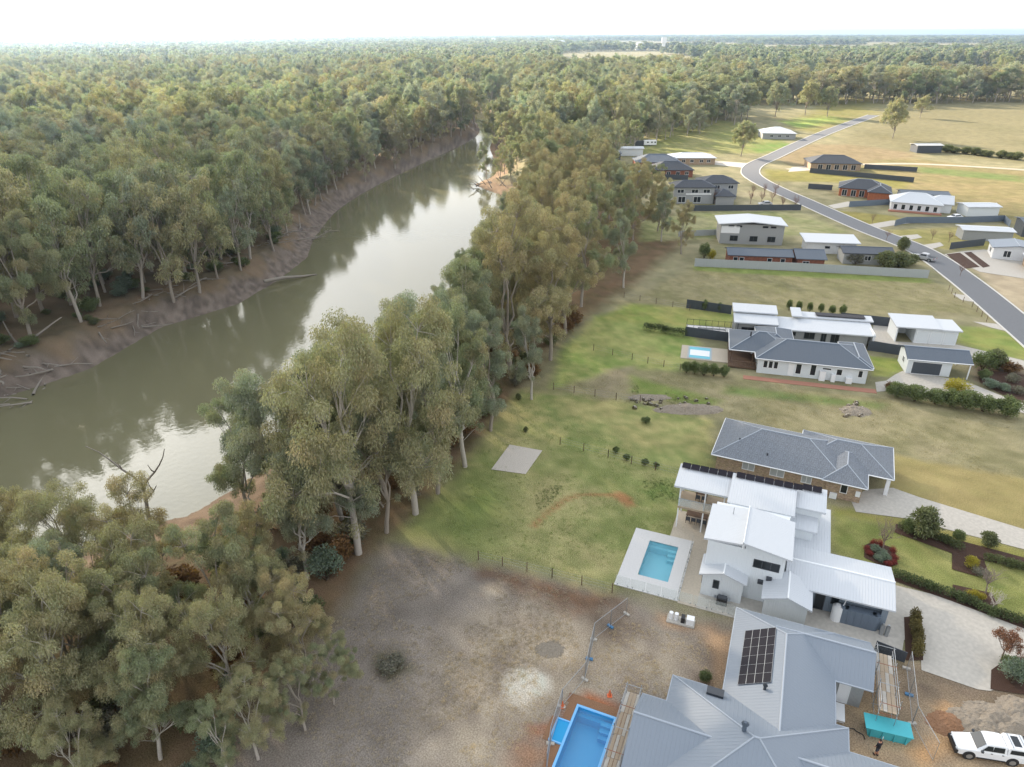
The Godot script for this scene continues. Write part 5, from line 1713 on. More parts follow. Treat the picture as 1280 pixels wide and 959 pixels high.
func ute(label: String, at: Vector3, yaw: float, paint: Material, canopy: bool, group := "") -> Node3D:
	# nose towards -x
	var p := thing("utility_vehicle", label, "ute", at, yaw, group)
	loft([[-2.62, 0.48, 0.80], [-2.55, 0.42, 0.90], [-2.35, 0.40, 0.97], [-1.8, 0.40, 1.04], [-1.25, 0.40, 1.09], [0.9, 0.40, 1.09], [2.5, 0.44, 1.07], [2.62, 0.48, 1.03]], [[0.62, 0.60], [0.76, 0.74], [0.85, 0.82], [0.90, 0.86], [0.92, 0.88], [0.92, 0.89], [0.91, 0.88], [0.88, 0.85]], paint, "body", p)
	loft([[-1.25, 1.06, 1.12], [-0.85, 1.06, 1.45], [-0.5, 1.06, 1.70], [-0.25, 1.06, 1.76], [0.3, 1.06, 1.77], [0.78, 1.06, 1.73], [0.98, 1.06, 1.62]], [[0.86, 0.80], [0.86, 0.75], [0.86, 0.70], [0.86, 0.69], [0.86, 0.69], [0.86, 0.69], [0.86, 0.70]], paint, "cabin", p)
	pane(p, "windscreen", [Vector3(-0.58, 1.70, -0.62), Vector3(-0.58, 1.70, 0.62), Vector3(-1.2, 1.16, 0.74), Vector3(-1.2, 1.16, -0.74)].map(func(q): return q + Vector3(-0.03, 0.02, 0)), M.glass)
	for s in [-1.0, 1.0]:
		for q in [[-0.75, -0.08], [0.0, 0.78]]:
			var y1 := 1.62
			var w := MB.new()
			var a := Vector3(q[0] + (0.28 if q[0] < -0.5 else 0.0), y1, s * 0.735)
			var b := Vector3(q[1], y1, s * 0.735)
			var c := Vector3(q[1], 1.18, s * 0.852)
			var d := Vector3(q[0] - 0.1, 1.18, s * 0.852)
			if s > 0: w.quad(a, b, c, d)
			else: w.quad(b, a, d, c)
			part(w, "side_window", M.glass, p)
		box_part(p, "door_handle", M.charcoal, -0.2, -0.05, 0.98, 1.02, s * 0.915 - 0.02, s * 0.915 + 0.02)
		box_part(p, "door_handle", M.charcoal, 0.62, 0.77, 0.98, 1.02, s * 0.915 - 0.02, s * 0.915 + 0.02)
		box_part(p, "mirror", M.charcoal, -0.98, -0.82, 1.12, 1.3, s * 1.0 - 0.09, s * 1.0 + 0.09)
		box_part(p, "headlight", M.lamp_clear, -2.57, -2.3, 0.78, 0.92, s * 0.66 - 0.14, s * 0.66 + 0.14)
		box_part(p, "tail_light", M.lamp_red, 2.56, 2.65, 0.7, 1.02, s * 0.82 - 0.06, s * 0.82 + 0.06)
		for x in [-1.65, 1.55]:
			var arch := MB.new()
			arch.tube(Vector3(x, 0.40, s * 0.80), Vector3(x, 0.40, s * 0.93), 0.47, 0.47, 20, true)
			part(arch, "wheel_arch", M.black, p)
			wheel(p, x, s * 0.83, 0.39, 0.25)
	for s in [-1.0, 1.0]: box_part(p, "side_step", M.black, -1.1, 1.0, 0.33, 0.43, s * 0.88 - 0.07, s * 0.88 + 0.07)
	box_part(p, "bumper", M.black, -2.72, -2.5, 0.36, 0.72, -0.82, 0.82)
	box_part(p, "grille", M.black, -2.63, -2.55, 0.72, 0.84, -0.5, 0.5)
	box_part(p, "rear_bumper", M.steel, 2.6, 2.75, 0.45, 0.6, -0.8, 0.8)
	if canopy:
		loft([[1.02, 1.08, 1.72], [1.1, 1.08, 1.80], [2.4, 1.08, 1.80], [2.55, 1.08, 1.68]], [[0.88, 0.76], [0.88, 0.76], [0.88, 0.76], [0.88, 0.78]], paint, "canopy", p)
		for s in [-1.0, 1.0]:
			var w := MB.new()
			var a := Vector3(1.2, 1.64, s * 0.80)
			var b := Vector3(2.35, 1.64, s * 0.80)
			var c := Vector3(2.45, 1.25, s * 0.862)
			var d := Vector3(1.15, 1.25, s * 0.862)
			if s > 0: w.quad(a, b, c, d)
			else: w.quad(b, a, d, c)
			part(w, "canopy_window", M.glass, p)
		for x in [1.3, 2.2]: box_part(p, "roof_bar", M.steel, x, x + 0.06, 1.80, 1.86, -0.7, 0.7)
		box_part(p, "roof_hatch", M.glass, 1.5, 2.05, 1.80, 1.82, -0.5, 0.5)
		var tg := MB.new()
		tg.box(Vector3(0, -0.02, -0.72), Vector3(0.75, 0.02, 0.72), Transform3D(Basis(Vector3(0, 0, 1), 0.35), Vector3(2.56, 1.72, 0)))
		part(tg, "lifted_hatch", M.glass, p)
	else:
		box_part(p, "tray", M.charcoal, 1.05, 2.55, 1.04, 1.13, -0.82, 0.82)
	return p

func car(label: String, at: Vector3, yaw: float, paint: Material) -> Node3D:
	var p := thing("parked_car", label, "car", at, yaw)
	loft([[-2.2, 0.4, 0.7], [-2.05, 0.3, 0.82], [-0.9, 0.3, 0.95], [1.6, 0.3, 0.98], [2.15, 0.35, 0.9]], [[0.65, 0.65], [0.82, 0.80], [0.87, 0.85], [0.87, 0.85], [0.82, 0.8]], paint, "body", p)
	loft([[-1.0, 0.93, 0.98], [-0.35, 0.93, 1.45], [1.1, 0.93, 1.47], [1.9, 0.93, 1.05]], [[0.8, 0.75], [0.8, 0.62], [0.8, 0.62], [0.8, 0.7]], paint, "cabin", p)
	pane(p, "windscreen", [Vector3(-0.42, 1.43, -0.55), Vector3(-0.42, 1.43, 0.55), Vector3(-1.0, 1.02, 0.7), Vector3(-1.0, 1.02, -0.7)], M.glass)
	for s in [-1.0, 1.0]:
		var w := MB.new()
		var a := Vector3(-0.3, 1.36, s * 0.68)
		var b := Vector3(1.15, 1.36, s * 0.68)
		var c := Vector3(1.5, 1.02, s * 0.815)
		var d := Vector3(-0.7, 1.02, s * 0.815)
		if s > 0: w.quad(a, b, c, d)
		else: w.quad(b, a, d, c)
		part(w, "side_window", M.glass, p)
		box_part(p, "headlight", M.lamp_clear, -2.18, -2.0, 0.62, 0.74, s * 0.6 - 0.13, s * 0.6 + 0.13)
		box_part(p, "tail_light", M.lamp_red, 2.08, 2.17, 0.68, 0.82, s * 0.65 - 0.12, s * 0.65 + 0.12)
		for x in [-1.35, 1.35]: wheel(p, x, s * 0.78, 0.32, 0.2)
	return p

func build_vehicles():
	ute("white twin cab ute with canopy parked by the rubble heap", G(1232, 941), -11, M.paint_white, true).scale = Vector3(0.94, 0.94, 0.94)
	ute("silver tray ute parked on the verge of the road", G(1154, 325), -48, M.paint_silver, false)
	ute("white ute parked at the unfinished brick house", G(1104, 244), -20, M.paint_white, false)
	car("white sedan parked behind the slate fence", G(1193, 274), 12, M.paint_white)
	car("silver car parked behind the black fence of the two storey house", G(956, 257), 4, M.paint_silver)
	var c := thing("caravan", "white caravan with dark annexe beside the river trees", "caravan", G(812, 182), 2)
	loft([[-3.1, 0.5, 2.0], [-2.9, 0.45, 2.5], [2.9, 0.45, 2.6], [3.1, 0.5, 2.3]], [[1.1, 1.1], [1.15, 1.15], [1.15, 1.15], [1.1, 1.1]], M.trim_white, "body", c)
	for x in [-1.6, 0.4, 2.0]: box_part(c, "window", M.glass, x, x + 0.8, 1.4, 2.0, 1.13, 1.17)
	wheel(c, 0.2, 1.0, 0.35, 0.2)
	wheel(c, 0.2, -1.0, 0.35, 0.2)
	box_part(c, "annexe", M.charcoal, -7.6, -3.2, -0.05, 2.3, -1.4, 1.2)

# ---------------------------------------------------------------- plants
class Leaves:
	var v := PackedVector3Array()
	var n := PackedVector3Array()
	var c := PackedColorArray()
	var ix := PackedInt32Array()
	func leaf(p: Vector3, axis: Vector3, side: Vector3, l: float, w: float, col: Color):
		var i := v.size()
		var nn := axis.cross(side).normalized()
		v.append(p); v.append(p + axis * l * 0.45 + side * w * 0.5); v.append(p + axis * l); v.append(p + axis * l * 0.45 - side * w * 0.5)
		n.append(nn); n.append(nn); n.append(nn); n.append(nn)
		c.append(col); c.append(col); c.append(col); c.append(col)
		ix.append(i); ix.append(i + 1); ix.append(i + 2); ix.append(i); ix.append(i + 2); ix.append(i + 3)
	func arrays() -> Array:
		var arr := []
		arr.resize(Mesh.ARRAY_MAX)
		arr[Mesh.ARRAY_VERTEX] = v
		arr[Mesh.ARRAY_NORMAL] = n
		arr[Mesh.ARRAY_COLOR] = c
		arr[Mesh.ARRAY_INDEX] = ix
		return arr
	func mesh() -> ArrayMesh:
		var m := ArrayMesh.new()
		m.add_surface_from_arrays(Mesh.PRIMITIVE_TRIANGLES, arrays())
		return m

func wander(r: RandomNumberGenerator) -> Vector3:
	return Vector3(r.randfn(), r.randfn(), r.randfn()).limit_length(2.0)

func fill_clump(L: Leaves, r: RandomNumberGenerator, at: Vector3, rad: Vector3, count: int, len: float, wid: float, tone: Color, droop: float):
	for k in count:
		var d := wander(r).normalized()
		var q := pow(r.randf(), 0.5)
		if d.y < -0.2 and r.randf() < 0.35: d.y = -d.y
		var p := at + Vector3(d.x * rad.x, d.y * rad.y, d.z * rad.z) * q
		var axis := (Vector3(0, -droop, 0) + d * 0.5 + wander(r) * 0.5).normalized()
		var side := axis.cross(wander(r)).normalized()
		var s := r.randf_range(0.65, 1.25)
		var b := r.randf_range(0.78, 1.22)
		L.leaf(p, axis, side, len * s, wid * s, Color(tone.r * b * r.randf_range(0.93, 1.07), tone.g * b, tone.b * b * r.randf_range(0.9, 1.1)))

func limb(b: MB, r: RandomNumberGenerator, from: Vector3, dir: Vector3, length: float, ra: float, rb: float, bend: float, sides: int, lift := 0.12) -> Array:
	var pts := [from]
	var rad := [ra]
	var d := dir
	var steps := 5 if length > 4.0 else 3
	for k in steps:
		d = (d + wander(r) * bend + Vector3(0, lift, 0)).normalized()
		pts.append(pts[-1] + d * length / steps)
		rad.append(lerpf(ra, rb, (k + 1.0) / steps))
	b.path(pts, rad, sides)
	return [pts, d]

# a gum tree about 24 m tall: a pale trunk, rising limbs that each carry a crown of their own, and hanging leaf sprays
func gum(sd: int, leaves: int, len: float, wid: float, green: Color, bronze: Color, mix_share: float, fork: float, spread: float, sides := 7, limbs := 0) -> Array:
	var r := RandomNumberGenerator.new()
	r.seed = sd
	var b := MB.new()
	b.tint = lin(214, 207, 198).lerp(lin(176, 166, 154), r.randf())
	var H := 24.0
	var lean := Vector3(r.randf_range(-0.10, 0.10), 1, r.randf_range(-0.10, 0.10)).normalized()
	var clumps := []
	var trunk := limb(b, r, Vector3(0, -0.9, 0), lean, H * fork + 0.9, 0.36, 0.27, 0.05, sides)
	var top: Vector3 = trunk[0][-1]
	var n1 := r.randi_range(6, 8) if limbs == 0 else limbs
	var turn := r.randf() * TAU
	for i in n1:
		var u := float(i) / (n1 - 1)
		var hc := H * clampf(lerpf(0.36 if limbs == 0 else 0.40, 0.90 if limbs == 0 else 0.80, u) + r.randf_range(-0.05, 0.04), 0.3, 0.92)
		var an := turn + 2.4 * i + r.randf_range(-0.5, 0.5)
		var out := spread * H * r.randf_range(0.13, 0.22) * (1.0 - 0.62 * u)
		var centre := lean * hc + Vector3(cos(an) * out, 0, sin(an) * out)
		var start: Vector3 = top if hc > top.y + 3.0 else lean * maxf(hc - H * 0.16, 2.0)
		var pts := []
		var rad := []
		var thick := lerpf(0.16, 0.2, u)
		for k in 6:
			var t := k / 5.0
			var p := start.lerp(centre, t) + Vector3(0, sin(t * PI) * -0.6, 0) + (wander(r) * 0.35 if k > 0 else Vector3.ZERO)
			p -= Vector3(cos(an), 0, sin(an)) * sin(t * PI) * out * 0.25
			pts.append(p)
			rad.append(lerpf(thick, 0.05, t))
		b.path(pts, rad, maxi(4, sides - 1))
		var rx := H * r.randf_range(0.085, 0.125) * spread
		var ry := H * r.randf_range(0.095, 0.15)
		for k in r.randi_range(13, 18):
			var d := wander(r).normalized() * pow(r.randf(), 0.4)
			if d.y < 0.0: d.y *= 0.8
			var p := centre + Vector3(d.x * rx, d.y * ry + 0.2, d.z * rx)
			var from: Vector3 = pts[5] if d.y > 0.0 else pts[r.randi_range(3, 5)]
			var bow := from.lerp(p, 0.55) + Vector3(0, 0.35, 0)
			b.path([from, bow, p], [0.045, 0.03, 0.012], 3)
			clumps.append([p, H * r.randf_range(0.026, 0.05)])
	for k in r.randi_range(3, 7):
		var an := r.randf() * TAU
		var from := lean * H * r.randf_range(0.14, 0.36)
		var p := from + Vector3(cos(an) * r.randf_range(1.0, 2.6), r.randf_range(0.3, 1.6), sin(an) * r.randf_range(1.0, 2.6))
		b.path([from, from.lerp(p, 0.6) + Vector3(0, 0.3, 0), p], [0.05, 0.03, 0.012], 3)
		clumps.append([p, H * r.randf_range(0.025, 0.045)])
	var L := Leaves.new()
	var vol := 0.0
	for c in clumps: vol += pow(c[1], 2.2)
	for c in clumps:
		var tone := green.lerp(bronze, clampf(mix_share + r.randfn() * 0.22, 0, 1))
		tone = tone * r.randf_range(0.85, 1.15)
		var rr: float = c[1]
		fill_clump(L, r, c[0], Vector3(rr * r.randf_range(0.85, 1.15), rr * r.randf_range(0.95, 1.4), rr * r.randf_range(0.85, 1.15)), int(leaves * pow(rr, 2.2) / vol), len, wid, tone, 1.3)
	return [b, L]

func both(parts: Array) -> ArrayMesh:   # trunk and crown as two surfaces of one mesh, for the far woods
	var m := ArrayMesh.new()
	var t: MB = parts[0]
	var arr := []
	arr.resize(Mesh.ARRAY_MAX)
	arr[Mesh.ARRAY_VERTEX] = t.v
	arr[Mesh.ARRAY_NORMAL] = t.n
	arr[Mesh.ARRAY_COLOR] = t.c
	arr[Mesh.ARRAY_INDEX] = t.ix
	m.add_surface_from_arrays(Mesh.PRIMITIVE_TRIANGLES, arr)
	m.surface_set_material(0, M.bark)
	m.add_surface_from_arrays(Mesh.PRIMITIVE_TRIANGLES, parts[1].arrays())
	m.surface_set_material(1, M.leaf)
	return m

var GREEN := Color(0.282, 0.313, 0.197)
var GREY_GREEN := Color(0.305, 0.336, 0.254)
var OLIVE := Color(0.356, 0.356, 0.222)
var BRONZE := Color(0.448, 0.362, 0.222)

func tree_protos(kinds: Array) -> Array:
	var out := []
	for k in kinds:
		var g: Array = gum(k[0], k[1], k[2], k[3], k[4], BRONZE, k[5], k[6], k[7], k[8], k[9] if k.size() > 9 else 0)
		out.append([g[0].mesh(), g[1].mesh()])
	return out

func plant_tree(proto: Array, at: Vector3, h: float, label: String, group: String, called := "gum_tree", turn := -1.0) -> Node3D:
	var o := thing(called, label, "tree", at, rng.randf() * 360.0 if turn < 0 else turn, group)
	o.scale = Vector3(1.0, 1.0, 1.0) * (h / 24.0)
	part(proto[0], "trunk", M.bark, o)
	part(proto[1], "crown", M.leaf, o)
	return o

func seen_at(p: Vector3, margin := 0.06) -> bool:   # whether a point near the ground can be in the picture at all
	var d := p - Vector3(0, EYE, 0)
	var w := -d.z * cos(PITCH) - d.y * sin(PITCH)
	if w < 1.0: return false
	return absf(d.x) / w < 0.7216 + margin + 12.0 / w

func build_trees():
	var near := tree_protos([
		[101, 72000, 0.27, 0.07, GREEN, 0.12, 0.26, 0.95, 9], [102, 72000, 0.27, 0.07, GREY_GREEN, 0.08, 0.23, 1.0, 9], [103, 72000, 0.27, 0.07, OLIVE, 0.30, 0.25, 1.15, 9],
		[104, 72000, 0.27, 0.07, OLIVE, 0.62, 0.24, 1.2, 9], [105, 60000, 0.27, 0.07, GREY_GREEN, 0.15, 0.22, 0.8, 9], [106, 72000, 0.27, 0.07, GREEN, 0.25, 0.28, 1.3, 9]])
	var mid := tree_protos([
		[201, 13000, 0.52, 0.14, GREEN, 0.10, 0.26, 1.0, 5], [202, 13000, 0.52, 0.14, GREY_GREEN, 0.06, 0.23, 1.0, 5], [203, 13000, 0.52, 0.14, OLIVE, 0.30, 0.25, 1.15, 5],
		[204, 13000, 0.52, 0.14, OLIVE, 0.35, 0.23, 1.2, 5], [205, 13000, 0.52, 0.14, GREY_GREEN, 0.18, 0.26, 0.9, 5], [206, 13000, 0.52, 0.14, GREEN, 0.2, 0.22, 1.25, 5]])
	# the belt on the near bank: x, z, height, which
	var belt := [[-16.4, -60, 28, 2, "tallest gum of the near bank, its pale forked trunk at the bare lot's corner"], [-21, -56, 15.5, 4, "short full crowned gum beside the tallest one at the bare lot"], [-24, -63, 21, 1, ""], [-29.5, -66, 17, 0, ""], [-11.2, -67, 26.5, 2, "tall open gum with bare forked limbs at the main lawn's lower corner"], [-18, -71, 23, 1, ""], [-24, -74, 15, 0, ""], [-6, -77, 22, 0, "dense green gum beside the sand square on the lawn"], [-13, -81, 23, 1, ""], [-20, -85, 14, 5, ""], [-3, -86, 18, 1, "grey green gum at the river end of the lawn's wire fence"], [-8, -93, 23, 0, ""], [-16, -97, 14, 1, ""], [3, -95.5, 14.5, 4, "low pale trunked gum at the edge of the neighbouring lawn"], [0, -103, 28, 3, "large bronze crowned gum behind the low pale trunked one"], [-7, -109, 20, 0, ""], [6.5, -110, 24, 3, ""], [-3, -121, 23, 2, ""], [-13, -117, 13, 1, ""], [10, -122, 24, 3, ""], [3, -133, 23, 2, ""], [-9, -135, 13, 0, ""], [14, -136, 22, 5, ""], [24.4, -148, 17, 4, "pale white trunked gum leaning over the upper lawn"], [12, -150, 23, 3, ""], [2, -150, 21, 2, ""], [-5, -158, 14, 0, ""], [19, -162, 21, 5, ""], [8, -166, 22, 3, ""], [-1, -178, 15, 1, ""], [-14, -63.5, 19, 1, ""], [-19.5, -66, 21, 0, ""], [-9, -71, 20, 1, ""], [-15, -76, 19, 0, ""], [-10, -86.5, 20, 1, ""], [-5, -98, 21, 1, ""], [-12, -91, 16, 0, ""], [3.5, -117, 21, 3, ""], [-2, -112, 19, 1, ""], [8, -130, 20, 2, ""], [-6, -127, 16, 1, ""], [5, -142, 20, 0, ""]]
	for t in belt:
		var x: float = t[0]
		var z: float = t[1]
		var lab: String = ["dense green gum tree on the near river bank", "grey green drooping gum tree on the near river bank", "tall open gum tree with pale forked limbs on the near bank", "bronze crowned gum tree on the near river bank", "slender pale trunked gum beside the lawns", "spreading olive gum tree on the near river bank"][t[3]]
		if t[4]: lab = t[4]
		plant_tree(near[t[3]], Vector3(x, land(x, z), z), t[2], lab, "gum trees on the near river bank")
	var front := [[-34, -38, 16.8, 2], [-47, -42, 16.4, 2], [-60, -48, 16.8, 3], [-26, -47, 15.1, 5], [-40, -51, 16.0, 2], [-19.5, -45, 10.5, 3], [-27, -36, 11.8, 0], [-53, -55, 15.1, 5], [-16.5, -38.5, 8.0, 5], [-23, -41, 12.6, 2], [-33, -51, 15.1, 3], [-43, -36, 13.4, 1], [-68, -57, 16.0, 2], [-21, -34.5, 8.0, 0], [-30, -43, 14.3, 5], [-37, -45, 15.1, 1], [-31, -33, 9.2, 2], [-39, -33, 10.1, 5], [-50, -38, 12.6, 0], [-25, -52, 11.8, 3], [-45, -47, 13.4, 5], [-17, -43, 11, 3], [-14.8, -41, 7.5, 5], [-19.5, -36, 9, 2], [-28, -39, 14, 2], [-36, -41, 16, 3], [-42, -44, 15.5, 2], [-32, -46, 15, 2], [-48, -50, 16, 3], [-55, -44, 16.5, 2], [-23, -47, 13, 2], [-38, -37, 15, 3]]
	for t in front:
		var x: float = t[0]
		var z: float = t[1]
		var lab: String = ["dense green gum at the river's near bend", "grey green gum at the river's near bend", "large golden olive gum with grey limbs at the river's near bend", "bronze leaved gum at the river's near bend", "", "dark olive gum over bare ground at the river's near bend"][t[3]]
		plant_tree(near[t[3]], Vector3(x, land(x, z), z), t[2], lab, "gum trees at the river's near bend")
	# the belt further up on the same bank
	var r := RandomNumberGenerator.new()
	r.seed = 77
	var z := -176.0
	var count := 0
	while z > -345.0:
		var x0 := -10.0
		var x1 := 40.0 if z > -300 else lerpf(42.0, 95.0, clampf((-300.0 - z) / 140.0, 0, 1))
		if z > -240.0: x1 = 44.0
		var x := x0 + r.randf() * 6.0
		while x < x1:
			var p := Vector2(x + r.randf_range(-2.5, 2.5), z + r.randf_range(-3, 3))
			var s := river_side(p.x, p.y)
			if s[0] > 6.0 and not s[1] and not (z > -300.0 and z < -262.0 and x > 36.0) and r.randf() < 0.86:
				var k := r.randi() % 6
				if z > -260.0 and r.randf() < 0.5: k = 3
				plant_tree(near[k] if z > -230.0 else mid[k], Vector3(p.x, land_at(p.x, p.y, s), p.y), (r.randf_range(10, 14) if s[0] < 12.0 else r.randf_range(16, 23)) if x < 34.0 else r.randf_range(11, 17), "gum tree in the wooded strip beyond the pale trunked gum" if z > -260.0 else "gum tree in the strip between the river and the far lots", "gum trees on the upper near bank")
				count += 1
			x += r.randf_range(8.0, 12.0)
		z -= r.randf_range(9.0, 11.5)
	# trees standing in the open
	var open := [["round lone gum beside the bend of the road", 926, 195.5, 13.5, 0], ["broad lone gum in the pale field beyond the road's end", 1116, 173, 16.5, 5], ["small lone gum casting a long shadow in the pale field", 1150, 147.5, 11.5, 2], ["first gum of the loose row above the white field house", 934, 149, 19, 0], ["second gum of the loose row above the white field house", 969, 146.5, 19, 1], ["third gum of the loose row above the white field house", 1006, 144, 18.5, 2], ["last gum of the loose row above the white field house", 1034, 146, 16.5, 0]]
	var round := tree_protos([[401, 26000, 0.5, 0.17, GREEN, 0.2, 0.16, 1.35, 6, 15], [402, 26000, 0.5, 0.17, GREY_GREEN, 0.15, 0.18, 1.45, 6, 16], [403, 26000, 0.5, 0.17, OLIVE, 0.2, 0.16, 1.4, 6, 15]])
	for t in open:
		plant_tree(round[t[4] % 3], G(t[1], t[2]), t[3] * 1.3, t[0], "")
	var row := [[1012, 124], [1046, 121], [1062, 119], [1080, 121], [1096, 117], [1112, 119], [1127, 118], [1148, 120], [1168, 117], [1186, 120], [1203, 121], [1219, 118], [1238, 119], [1257, 121], [1275, 118], [905, 143], [880, 148], [858, 150], [990, 127], [970, 131]]
	for k in row.size():
		plant_tree(round[k % 3], G(row[k][0], row[k][1]), 22.0 + 8.0 * r.randf(), "broad sunlit gum in the belt beyond the pale field" if row[k][0] > 1000 else "broad sunlit gum at the edge of the woods near the green field", "gum trees bordering the fields")
	# a leaning tree on the point, and the dead one standing in the bend
	plant_tree(near[4], Vector3(-10.5, land(-10.5, -300) - 0.3, -300), 15.0, "leaning gum on the bare point of the river bank", "")
	dead_tree(G(183, 655, 2.0), "bare white forked dead tree standing at the river bend")
	# across the river, and the far woods
	var spots := []
	var far := []
	var far_off := []
	r.seed = 12
	z = -92.0
	while z > -960.0:
		var step := 7.6 if z > -420.0 else 9.5
		var half := -z * 0.92 + 40.0
		var x := -half
		while x < half:
			var p := Vector3(x + r.randf_range(-2.8, 2.8), 0, z + r.randf_range(-2.8, 2.8))
			x += step * r.randf_range(0.85, 1.2)
			if not seen_at(p): continue
			if p.z > -640.0:
				if p.x > 4.0 and p.z > -340.0: continue
				var s := river_side(p.x, p.z)
				if s[0] < (3.8 + 2.0 * n_mid.get_noise_2d(p.x, p.z)): continue
				if not s[1] and p.z > -340.0: continue
				p.y = land_at(p.x, p.z, s) - 0.1
				if s[1] and s[0] > 12.0 and s[0] < 40.0 and n_big.get_noise_2d(p.x * 2.2, p.z * 2.2) > 0.28: continue
			if p.z < -330.0 and n_big.get_noise_2d(p.x * 0.8 + 40.0, p.z * 0.8) > 0.34: continue
			if p.x > 4.0 and p.z > -960.0:
				# open fields on that side: trees stand in belts
				var belt_z := -560.0 - 0.10 * p.x
				var keep := 0.0
				if p.x < lerpf(42.0, 150.0, clampf((-330.0 - p.z) / 140.0, 0, 1)): keep = 0.85
				if p.z < belt_z and p.z > belt_z - 60.0: keep = 0.9
				if p.z < belt_z - 60.0: keep = 0.05
				if p.z < belt_z - 330.0: keep = 0.3
				if p.x < 190.0 and p.z < belt_z - 60.0: keep = 0.75
				if r.randf() > keep: continue
			spots.append(p)
		z -= step * 0.95
	spots.sort_custom(func(a, b): return a.x * a.x * 0.3 + a.z * a.z < b.x * b.x * 0.3 + b.z * b.z)
	var single := 300 - count - belt.size() - front.size() - open.size() - 2 - row.size()
	print("trees in strip ", count, " single across ", single, " spots ", spots.size())
	var labels := ["green gum tree in the forest across the river", "grey green gum tree in the forest across the river", "open crowned gum tree in the forest across the river", "bronze tinged gum tree in the forest across the river", "slim grey green gum in the forest across the river", "spreading gum tree in the forest across the river"]
	var lists := [[], [], [], [], [], []]
	for k in spots.size():
		var p: Vector3 = spots[k]
		var kind := r.randi() % 6
		if kind == 3 and r.randf() < 0.5: kind = 1
		var h := r.randf_range(19.0, 29.0) if p.z > -190.0 else (r.randf_range(16.0, 24.0) if p.z > -330.0 else r.randf_range(12.0, 28.0))
		if k < single:
			plant_tree(mid[kind] if p.z < -125.0 else near[[0, 1, 2, 1, 4, 5][kind]], p, h, labels[kind], "gum trees of the forest across the river")
		else:
			var broad := 1.0 if p.x < 100.0 else 1.35
			lists[kind].append(Transform3D(Basis(Vector3.UP, r.randf() * TAU).scaled(Vector3(r.randf_range(0.9, 1.25) * broad, 1.0, r.randf_range(0.9, 1.25) * broad) * h / 24.0), p))
	var woods := thing("forest", "unbroken gum forest stretching from the river to the haze", "forest")
	woods.set_meta("kind", "stuff")
	for k in 6:
		crowd(woods, "canopy", null, mid[k], lists[k], r)
	# beyond a kilometre: smaller stand-alone crowns, then clumps of crowns
	var lows := []
	for k in 4:
		var g: Array = gum(300 + k, 900, 2.2, 0.95, [GREEN, GREY_GREEN, GREY_GREEN, GREEN][k], BRONZE, 0.0, 0.3, 1.2, 3)
		lows.append([g[0].mesh(), g[1].mesh()])
	var l2 := [[], [], [], []]
	z = -960.0
	while z > -9500.0:
		var step := 12.0 * pow(-z / 960.0, 0.95)
		var half := -z * 0.80 + 40.0
		var x := -half
		while x < half:
			var p := Vector3(x + r.randf_range(-0.4, 0.4) * step, -0.2, z + r.randf_range(-0.4, 0.4) * step)
			x += step * r.randf_range(0.8, 1.25)
			if not seen_at(p): continue
			if not field_free(p): continue
			var size := clampf(step / 13.0, 1.0, 3.2)
			var h := r.randf_range(11.0, 26.0)
			l2[r.randi() % 4].append(Transform3D(Basis(Vector3.UP, r.randf() * TAU).scaled(Vector3(size * h / 24.0, h / 24.0, size * h / 24.0)), p))
		z -= step * 0.8
	var plain := thing("distant_woods", "hazy wooded plain reaching the horizon", "forest")
	plain.set_meta("kind", "stuff")
	for k in 4: crowd(plain, "canopy", null, lows[k], l2[k], r)
	print("far ", l2[0].size() * 4)

func field_free(p: Vector3) -> bool:
	var f := n_big.get_noise_2d(p.x * 0.045 + 90.0, p.z * 0.03)
	if p.x > 0.06 * -p.z and f > (-0.16 if p.z > -2600.0 else 0.0) and p.z > -5200.0: return false
	var q := P2(1025, 65)
	if absf(p.x - q.x * (p.z / q.y)) < 150.0 and absf(p.z - q.y) < 330.0: return false
	return true

func crowd(parent: Node, called: String, _m, proto: Array, places: Array, r: RandomNumberGenerator):
	if places.is_empty(): return
	for which in 2:
		var mm := MultiMesh.new()
		mm.transform_format = MultiMesh.TRANSFORM_3D
		mm.use_colors = true
		mm.mesh = proto[which]
		mm.instance_count = places.size()
		r.seed = 5
		for k in places.size():
			mm.set_instance_transform(k, places[k])
			var b := r.randf_range(0.62, 1.22)
			mm.set_instance_color(k, Color(b * r.randf_range(0.9, 1.08), b, b * r.randf_range(0.92, 1.18)) if which == 1 else Color.WHITE)
		var o := MultiMeshInstance3D.new()
		o.name = ["trunks", "canopy"][which]
		o.multimesh = mm
		o.material_override = M.bark if which == 0 else M.leaf
		o.set_meta("kind", "stuff")
		parent.add_child(o, true)

func dead_tree(at: Vector3, label: String):
	var o := thing("dead_tree", label, "tree", Vector3(at.x, land(at.x, at.z), at.z))
	var r := RandomNumberGenerator.new()
	r.seed = 31
	var b := MB.new()
	var t := limb(b, r, Vector3(0, -0.5, 0), Vector3(0.05, 1, 0), 9.0, 0.26, 0.17, 0.04, 8)
	part(b, "trunk", M.dead_wood, o)
	for d in [[-0.55, 0.9, -0.1, 7.0], [0.5, 1.0, 0.1, 6.0], [0.75, 0.6, 0.2, 3.5]]:
		var m := MB.new()
		var a := limb(m, r, t[0][-1] if d[3] > 4.0 else t[0][-2], Vector3(d[0], d[1], d[2]).normalized(), d[3], 0.14, 0.04, 0.12, 6, 0.02)
		limb(m, r, a[0][2], Vector3(d[0] * -0.4, 0.8, 0.4).normalized(), 1.6, 0.08, 0.03, 0.15, 5)
		part(m, "bough", M.dead_wood, o)

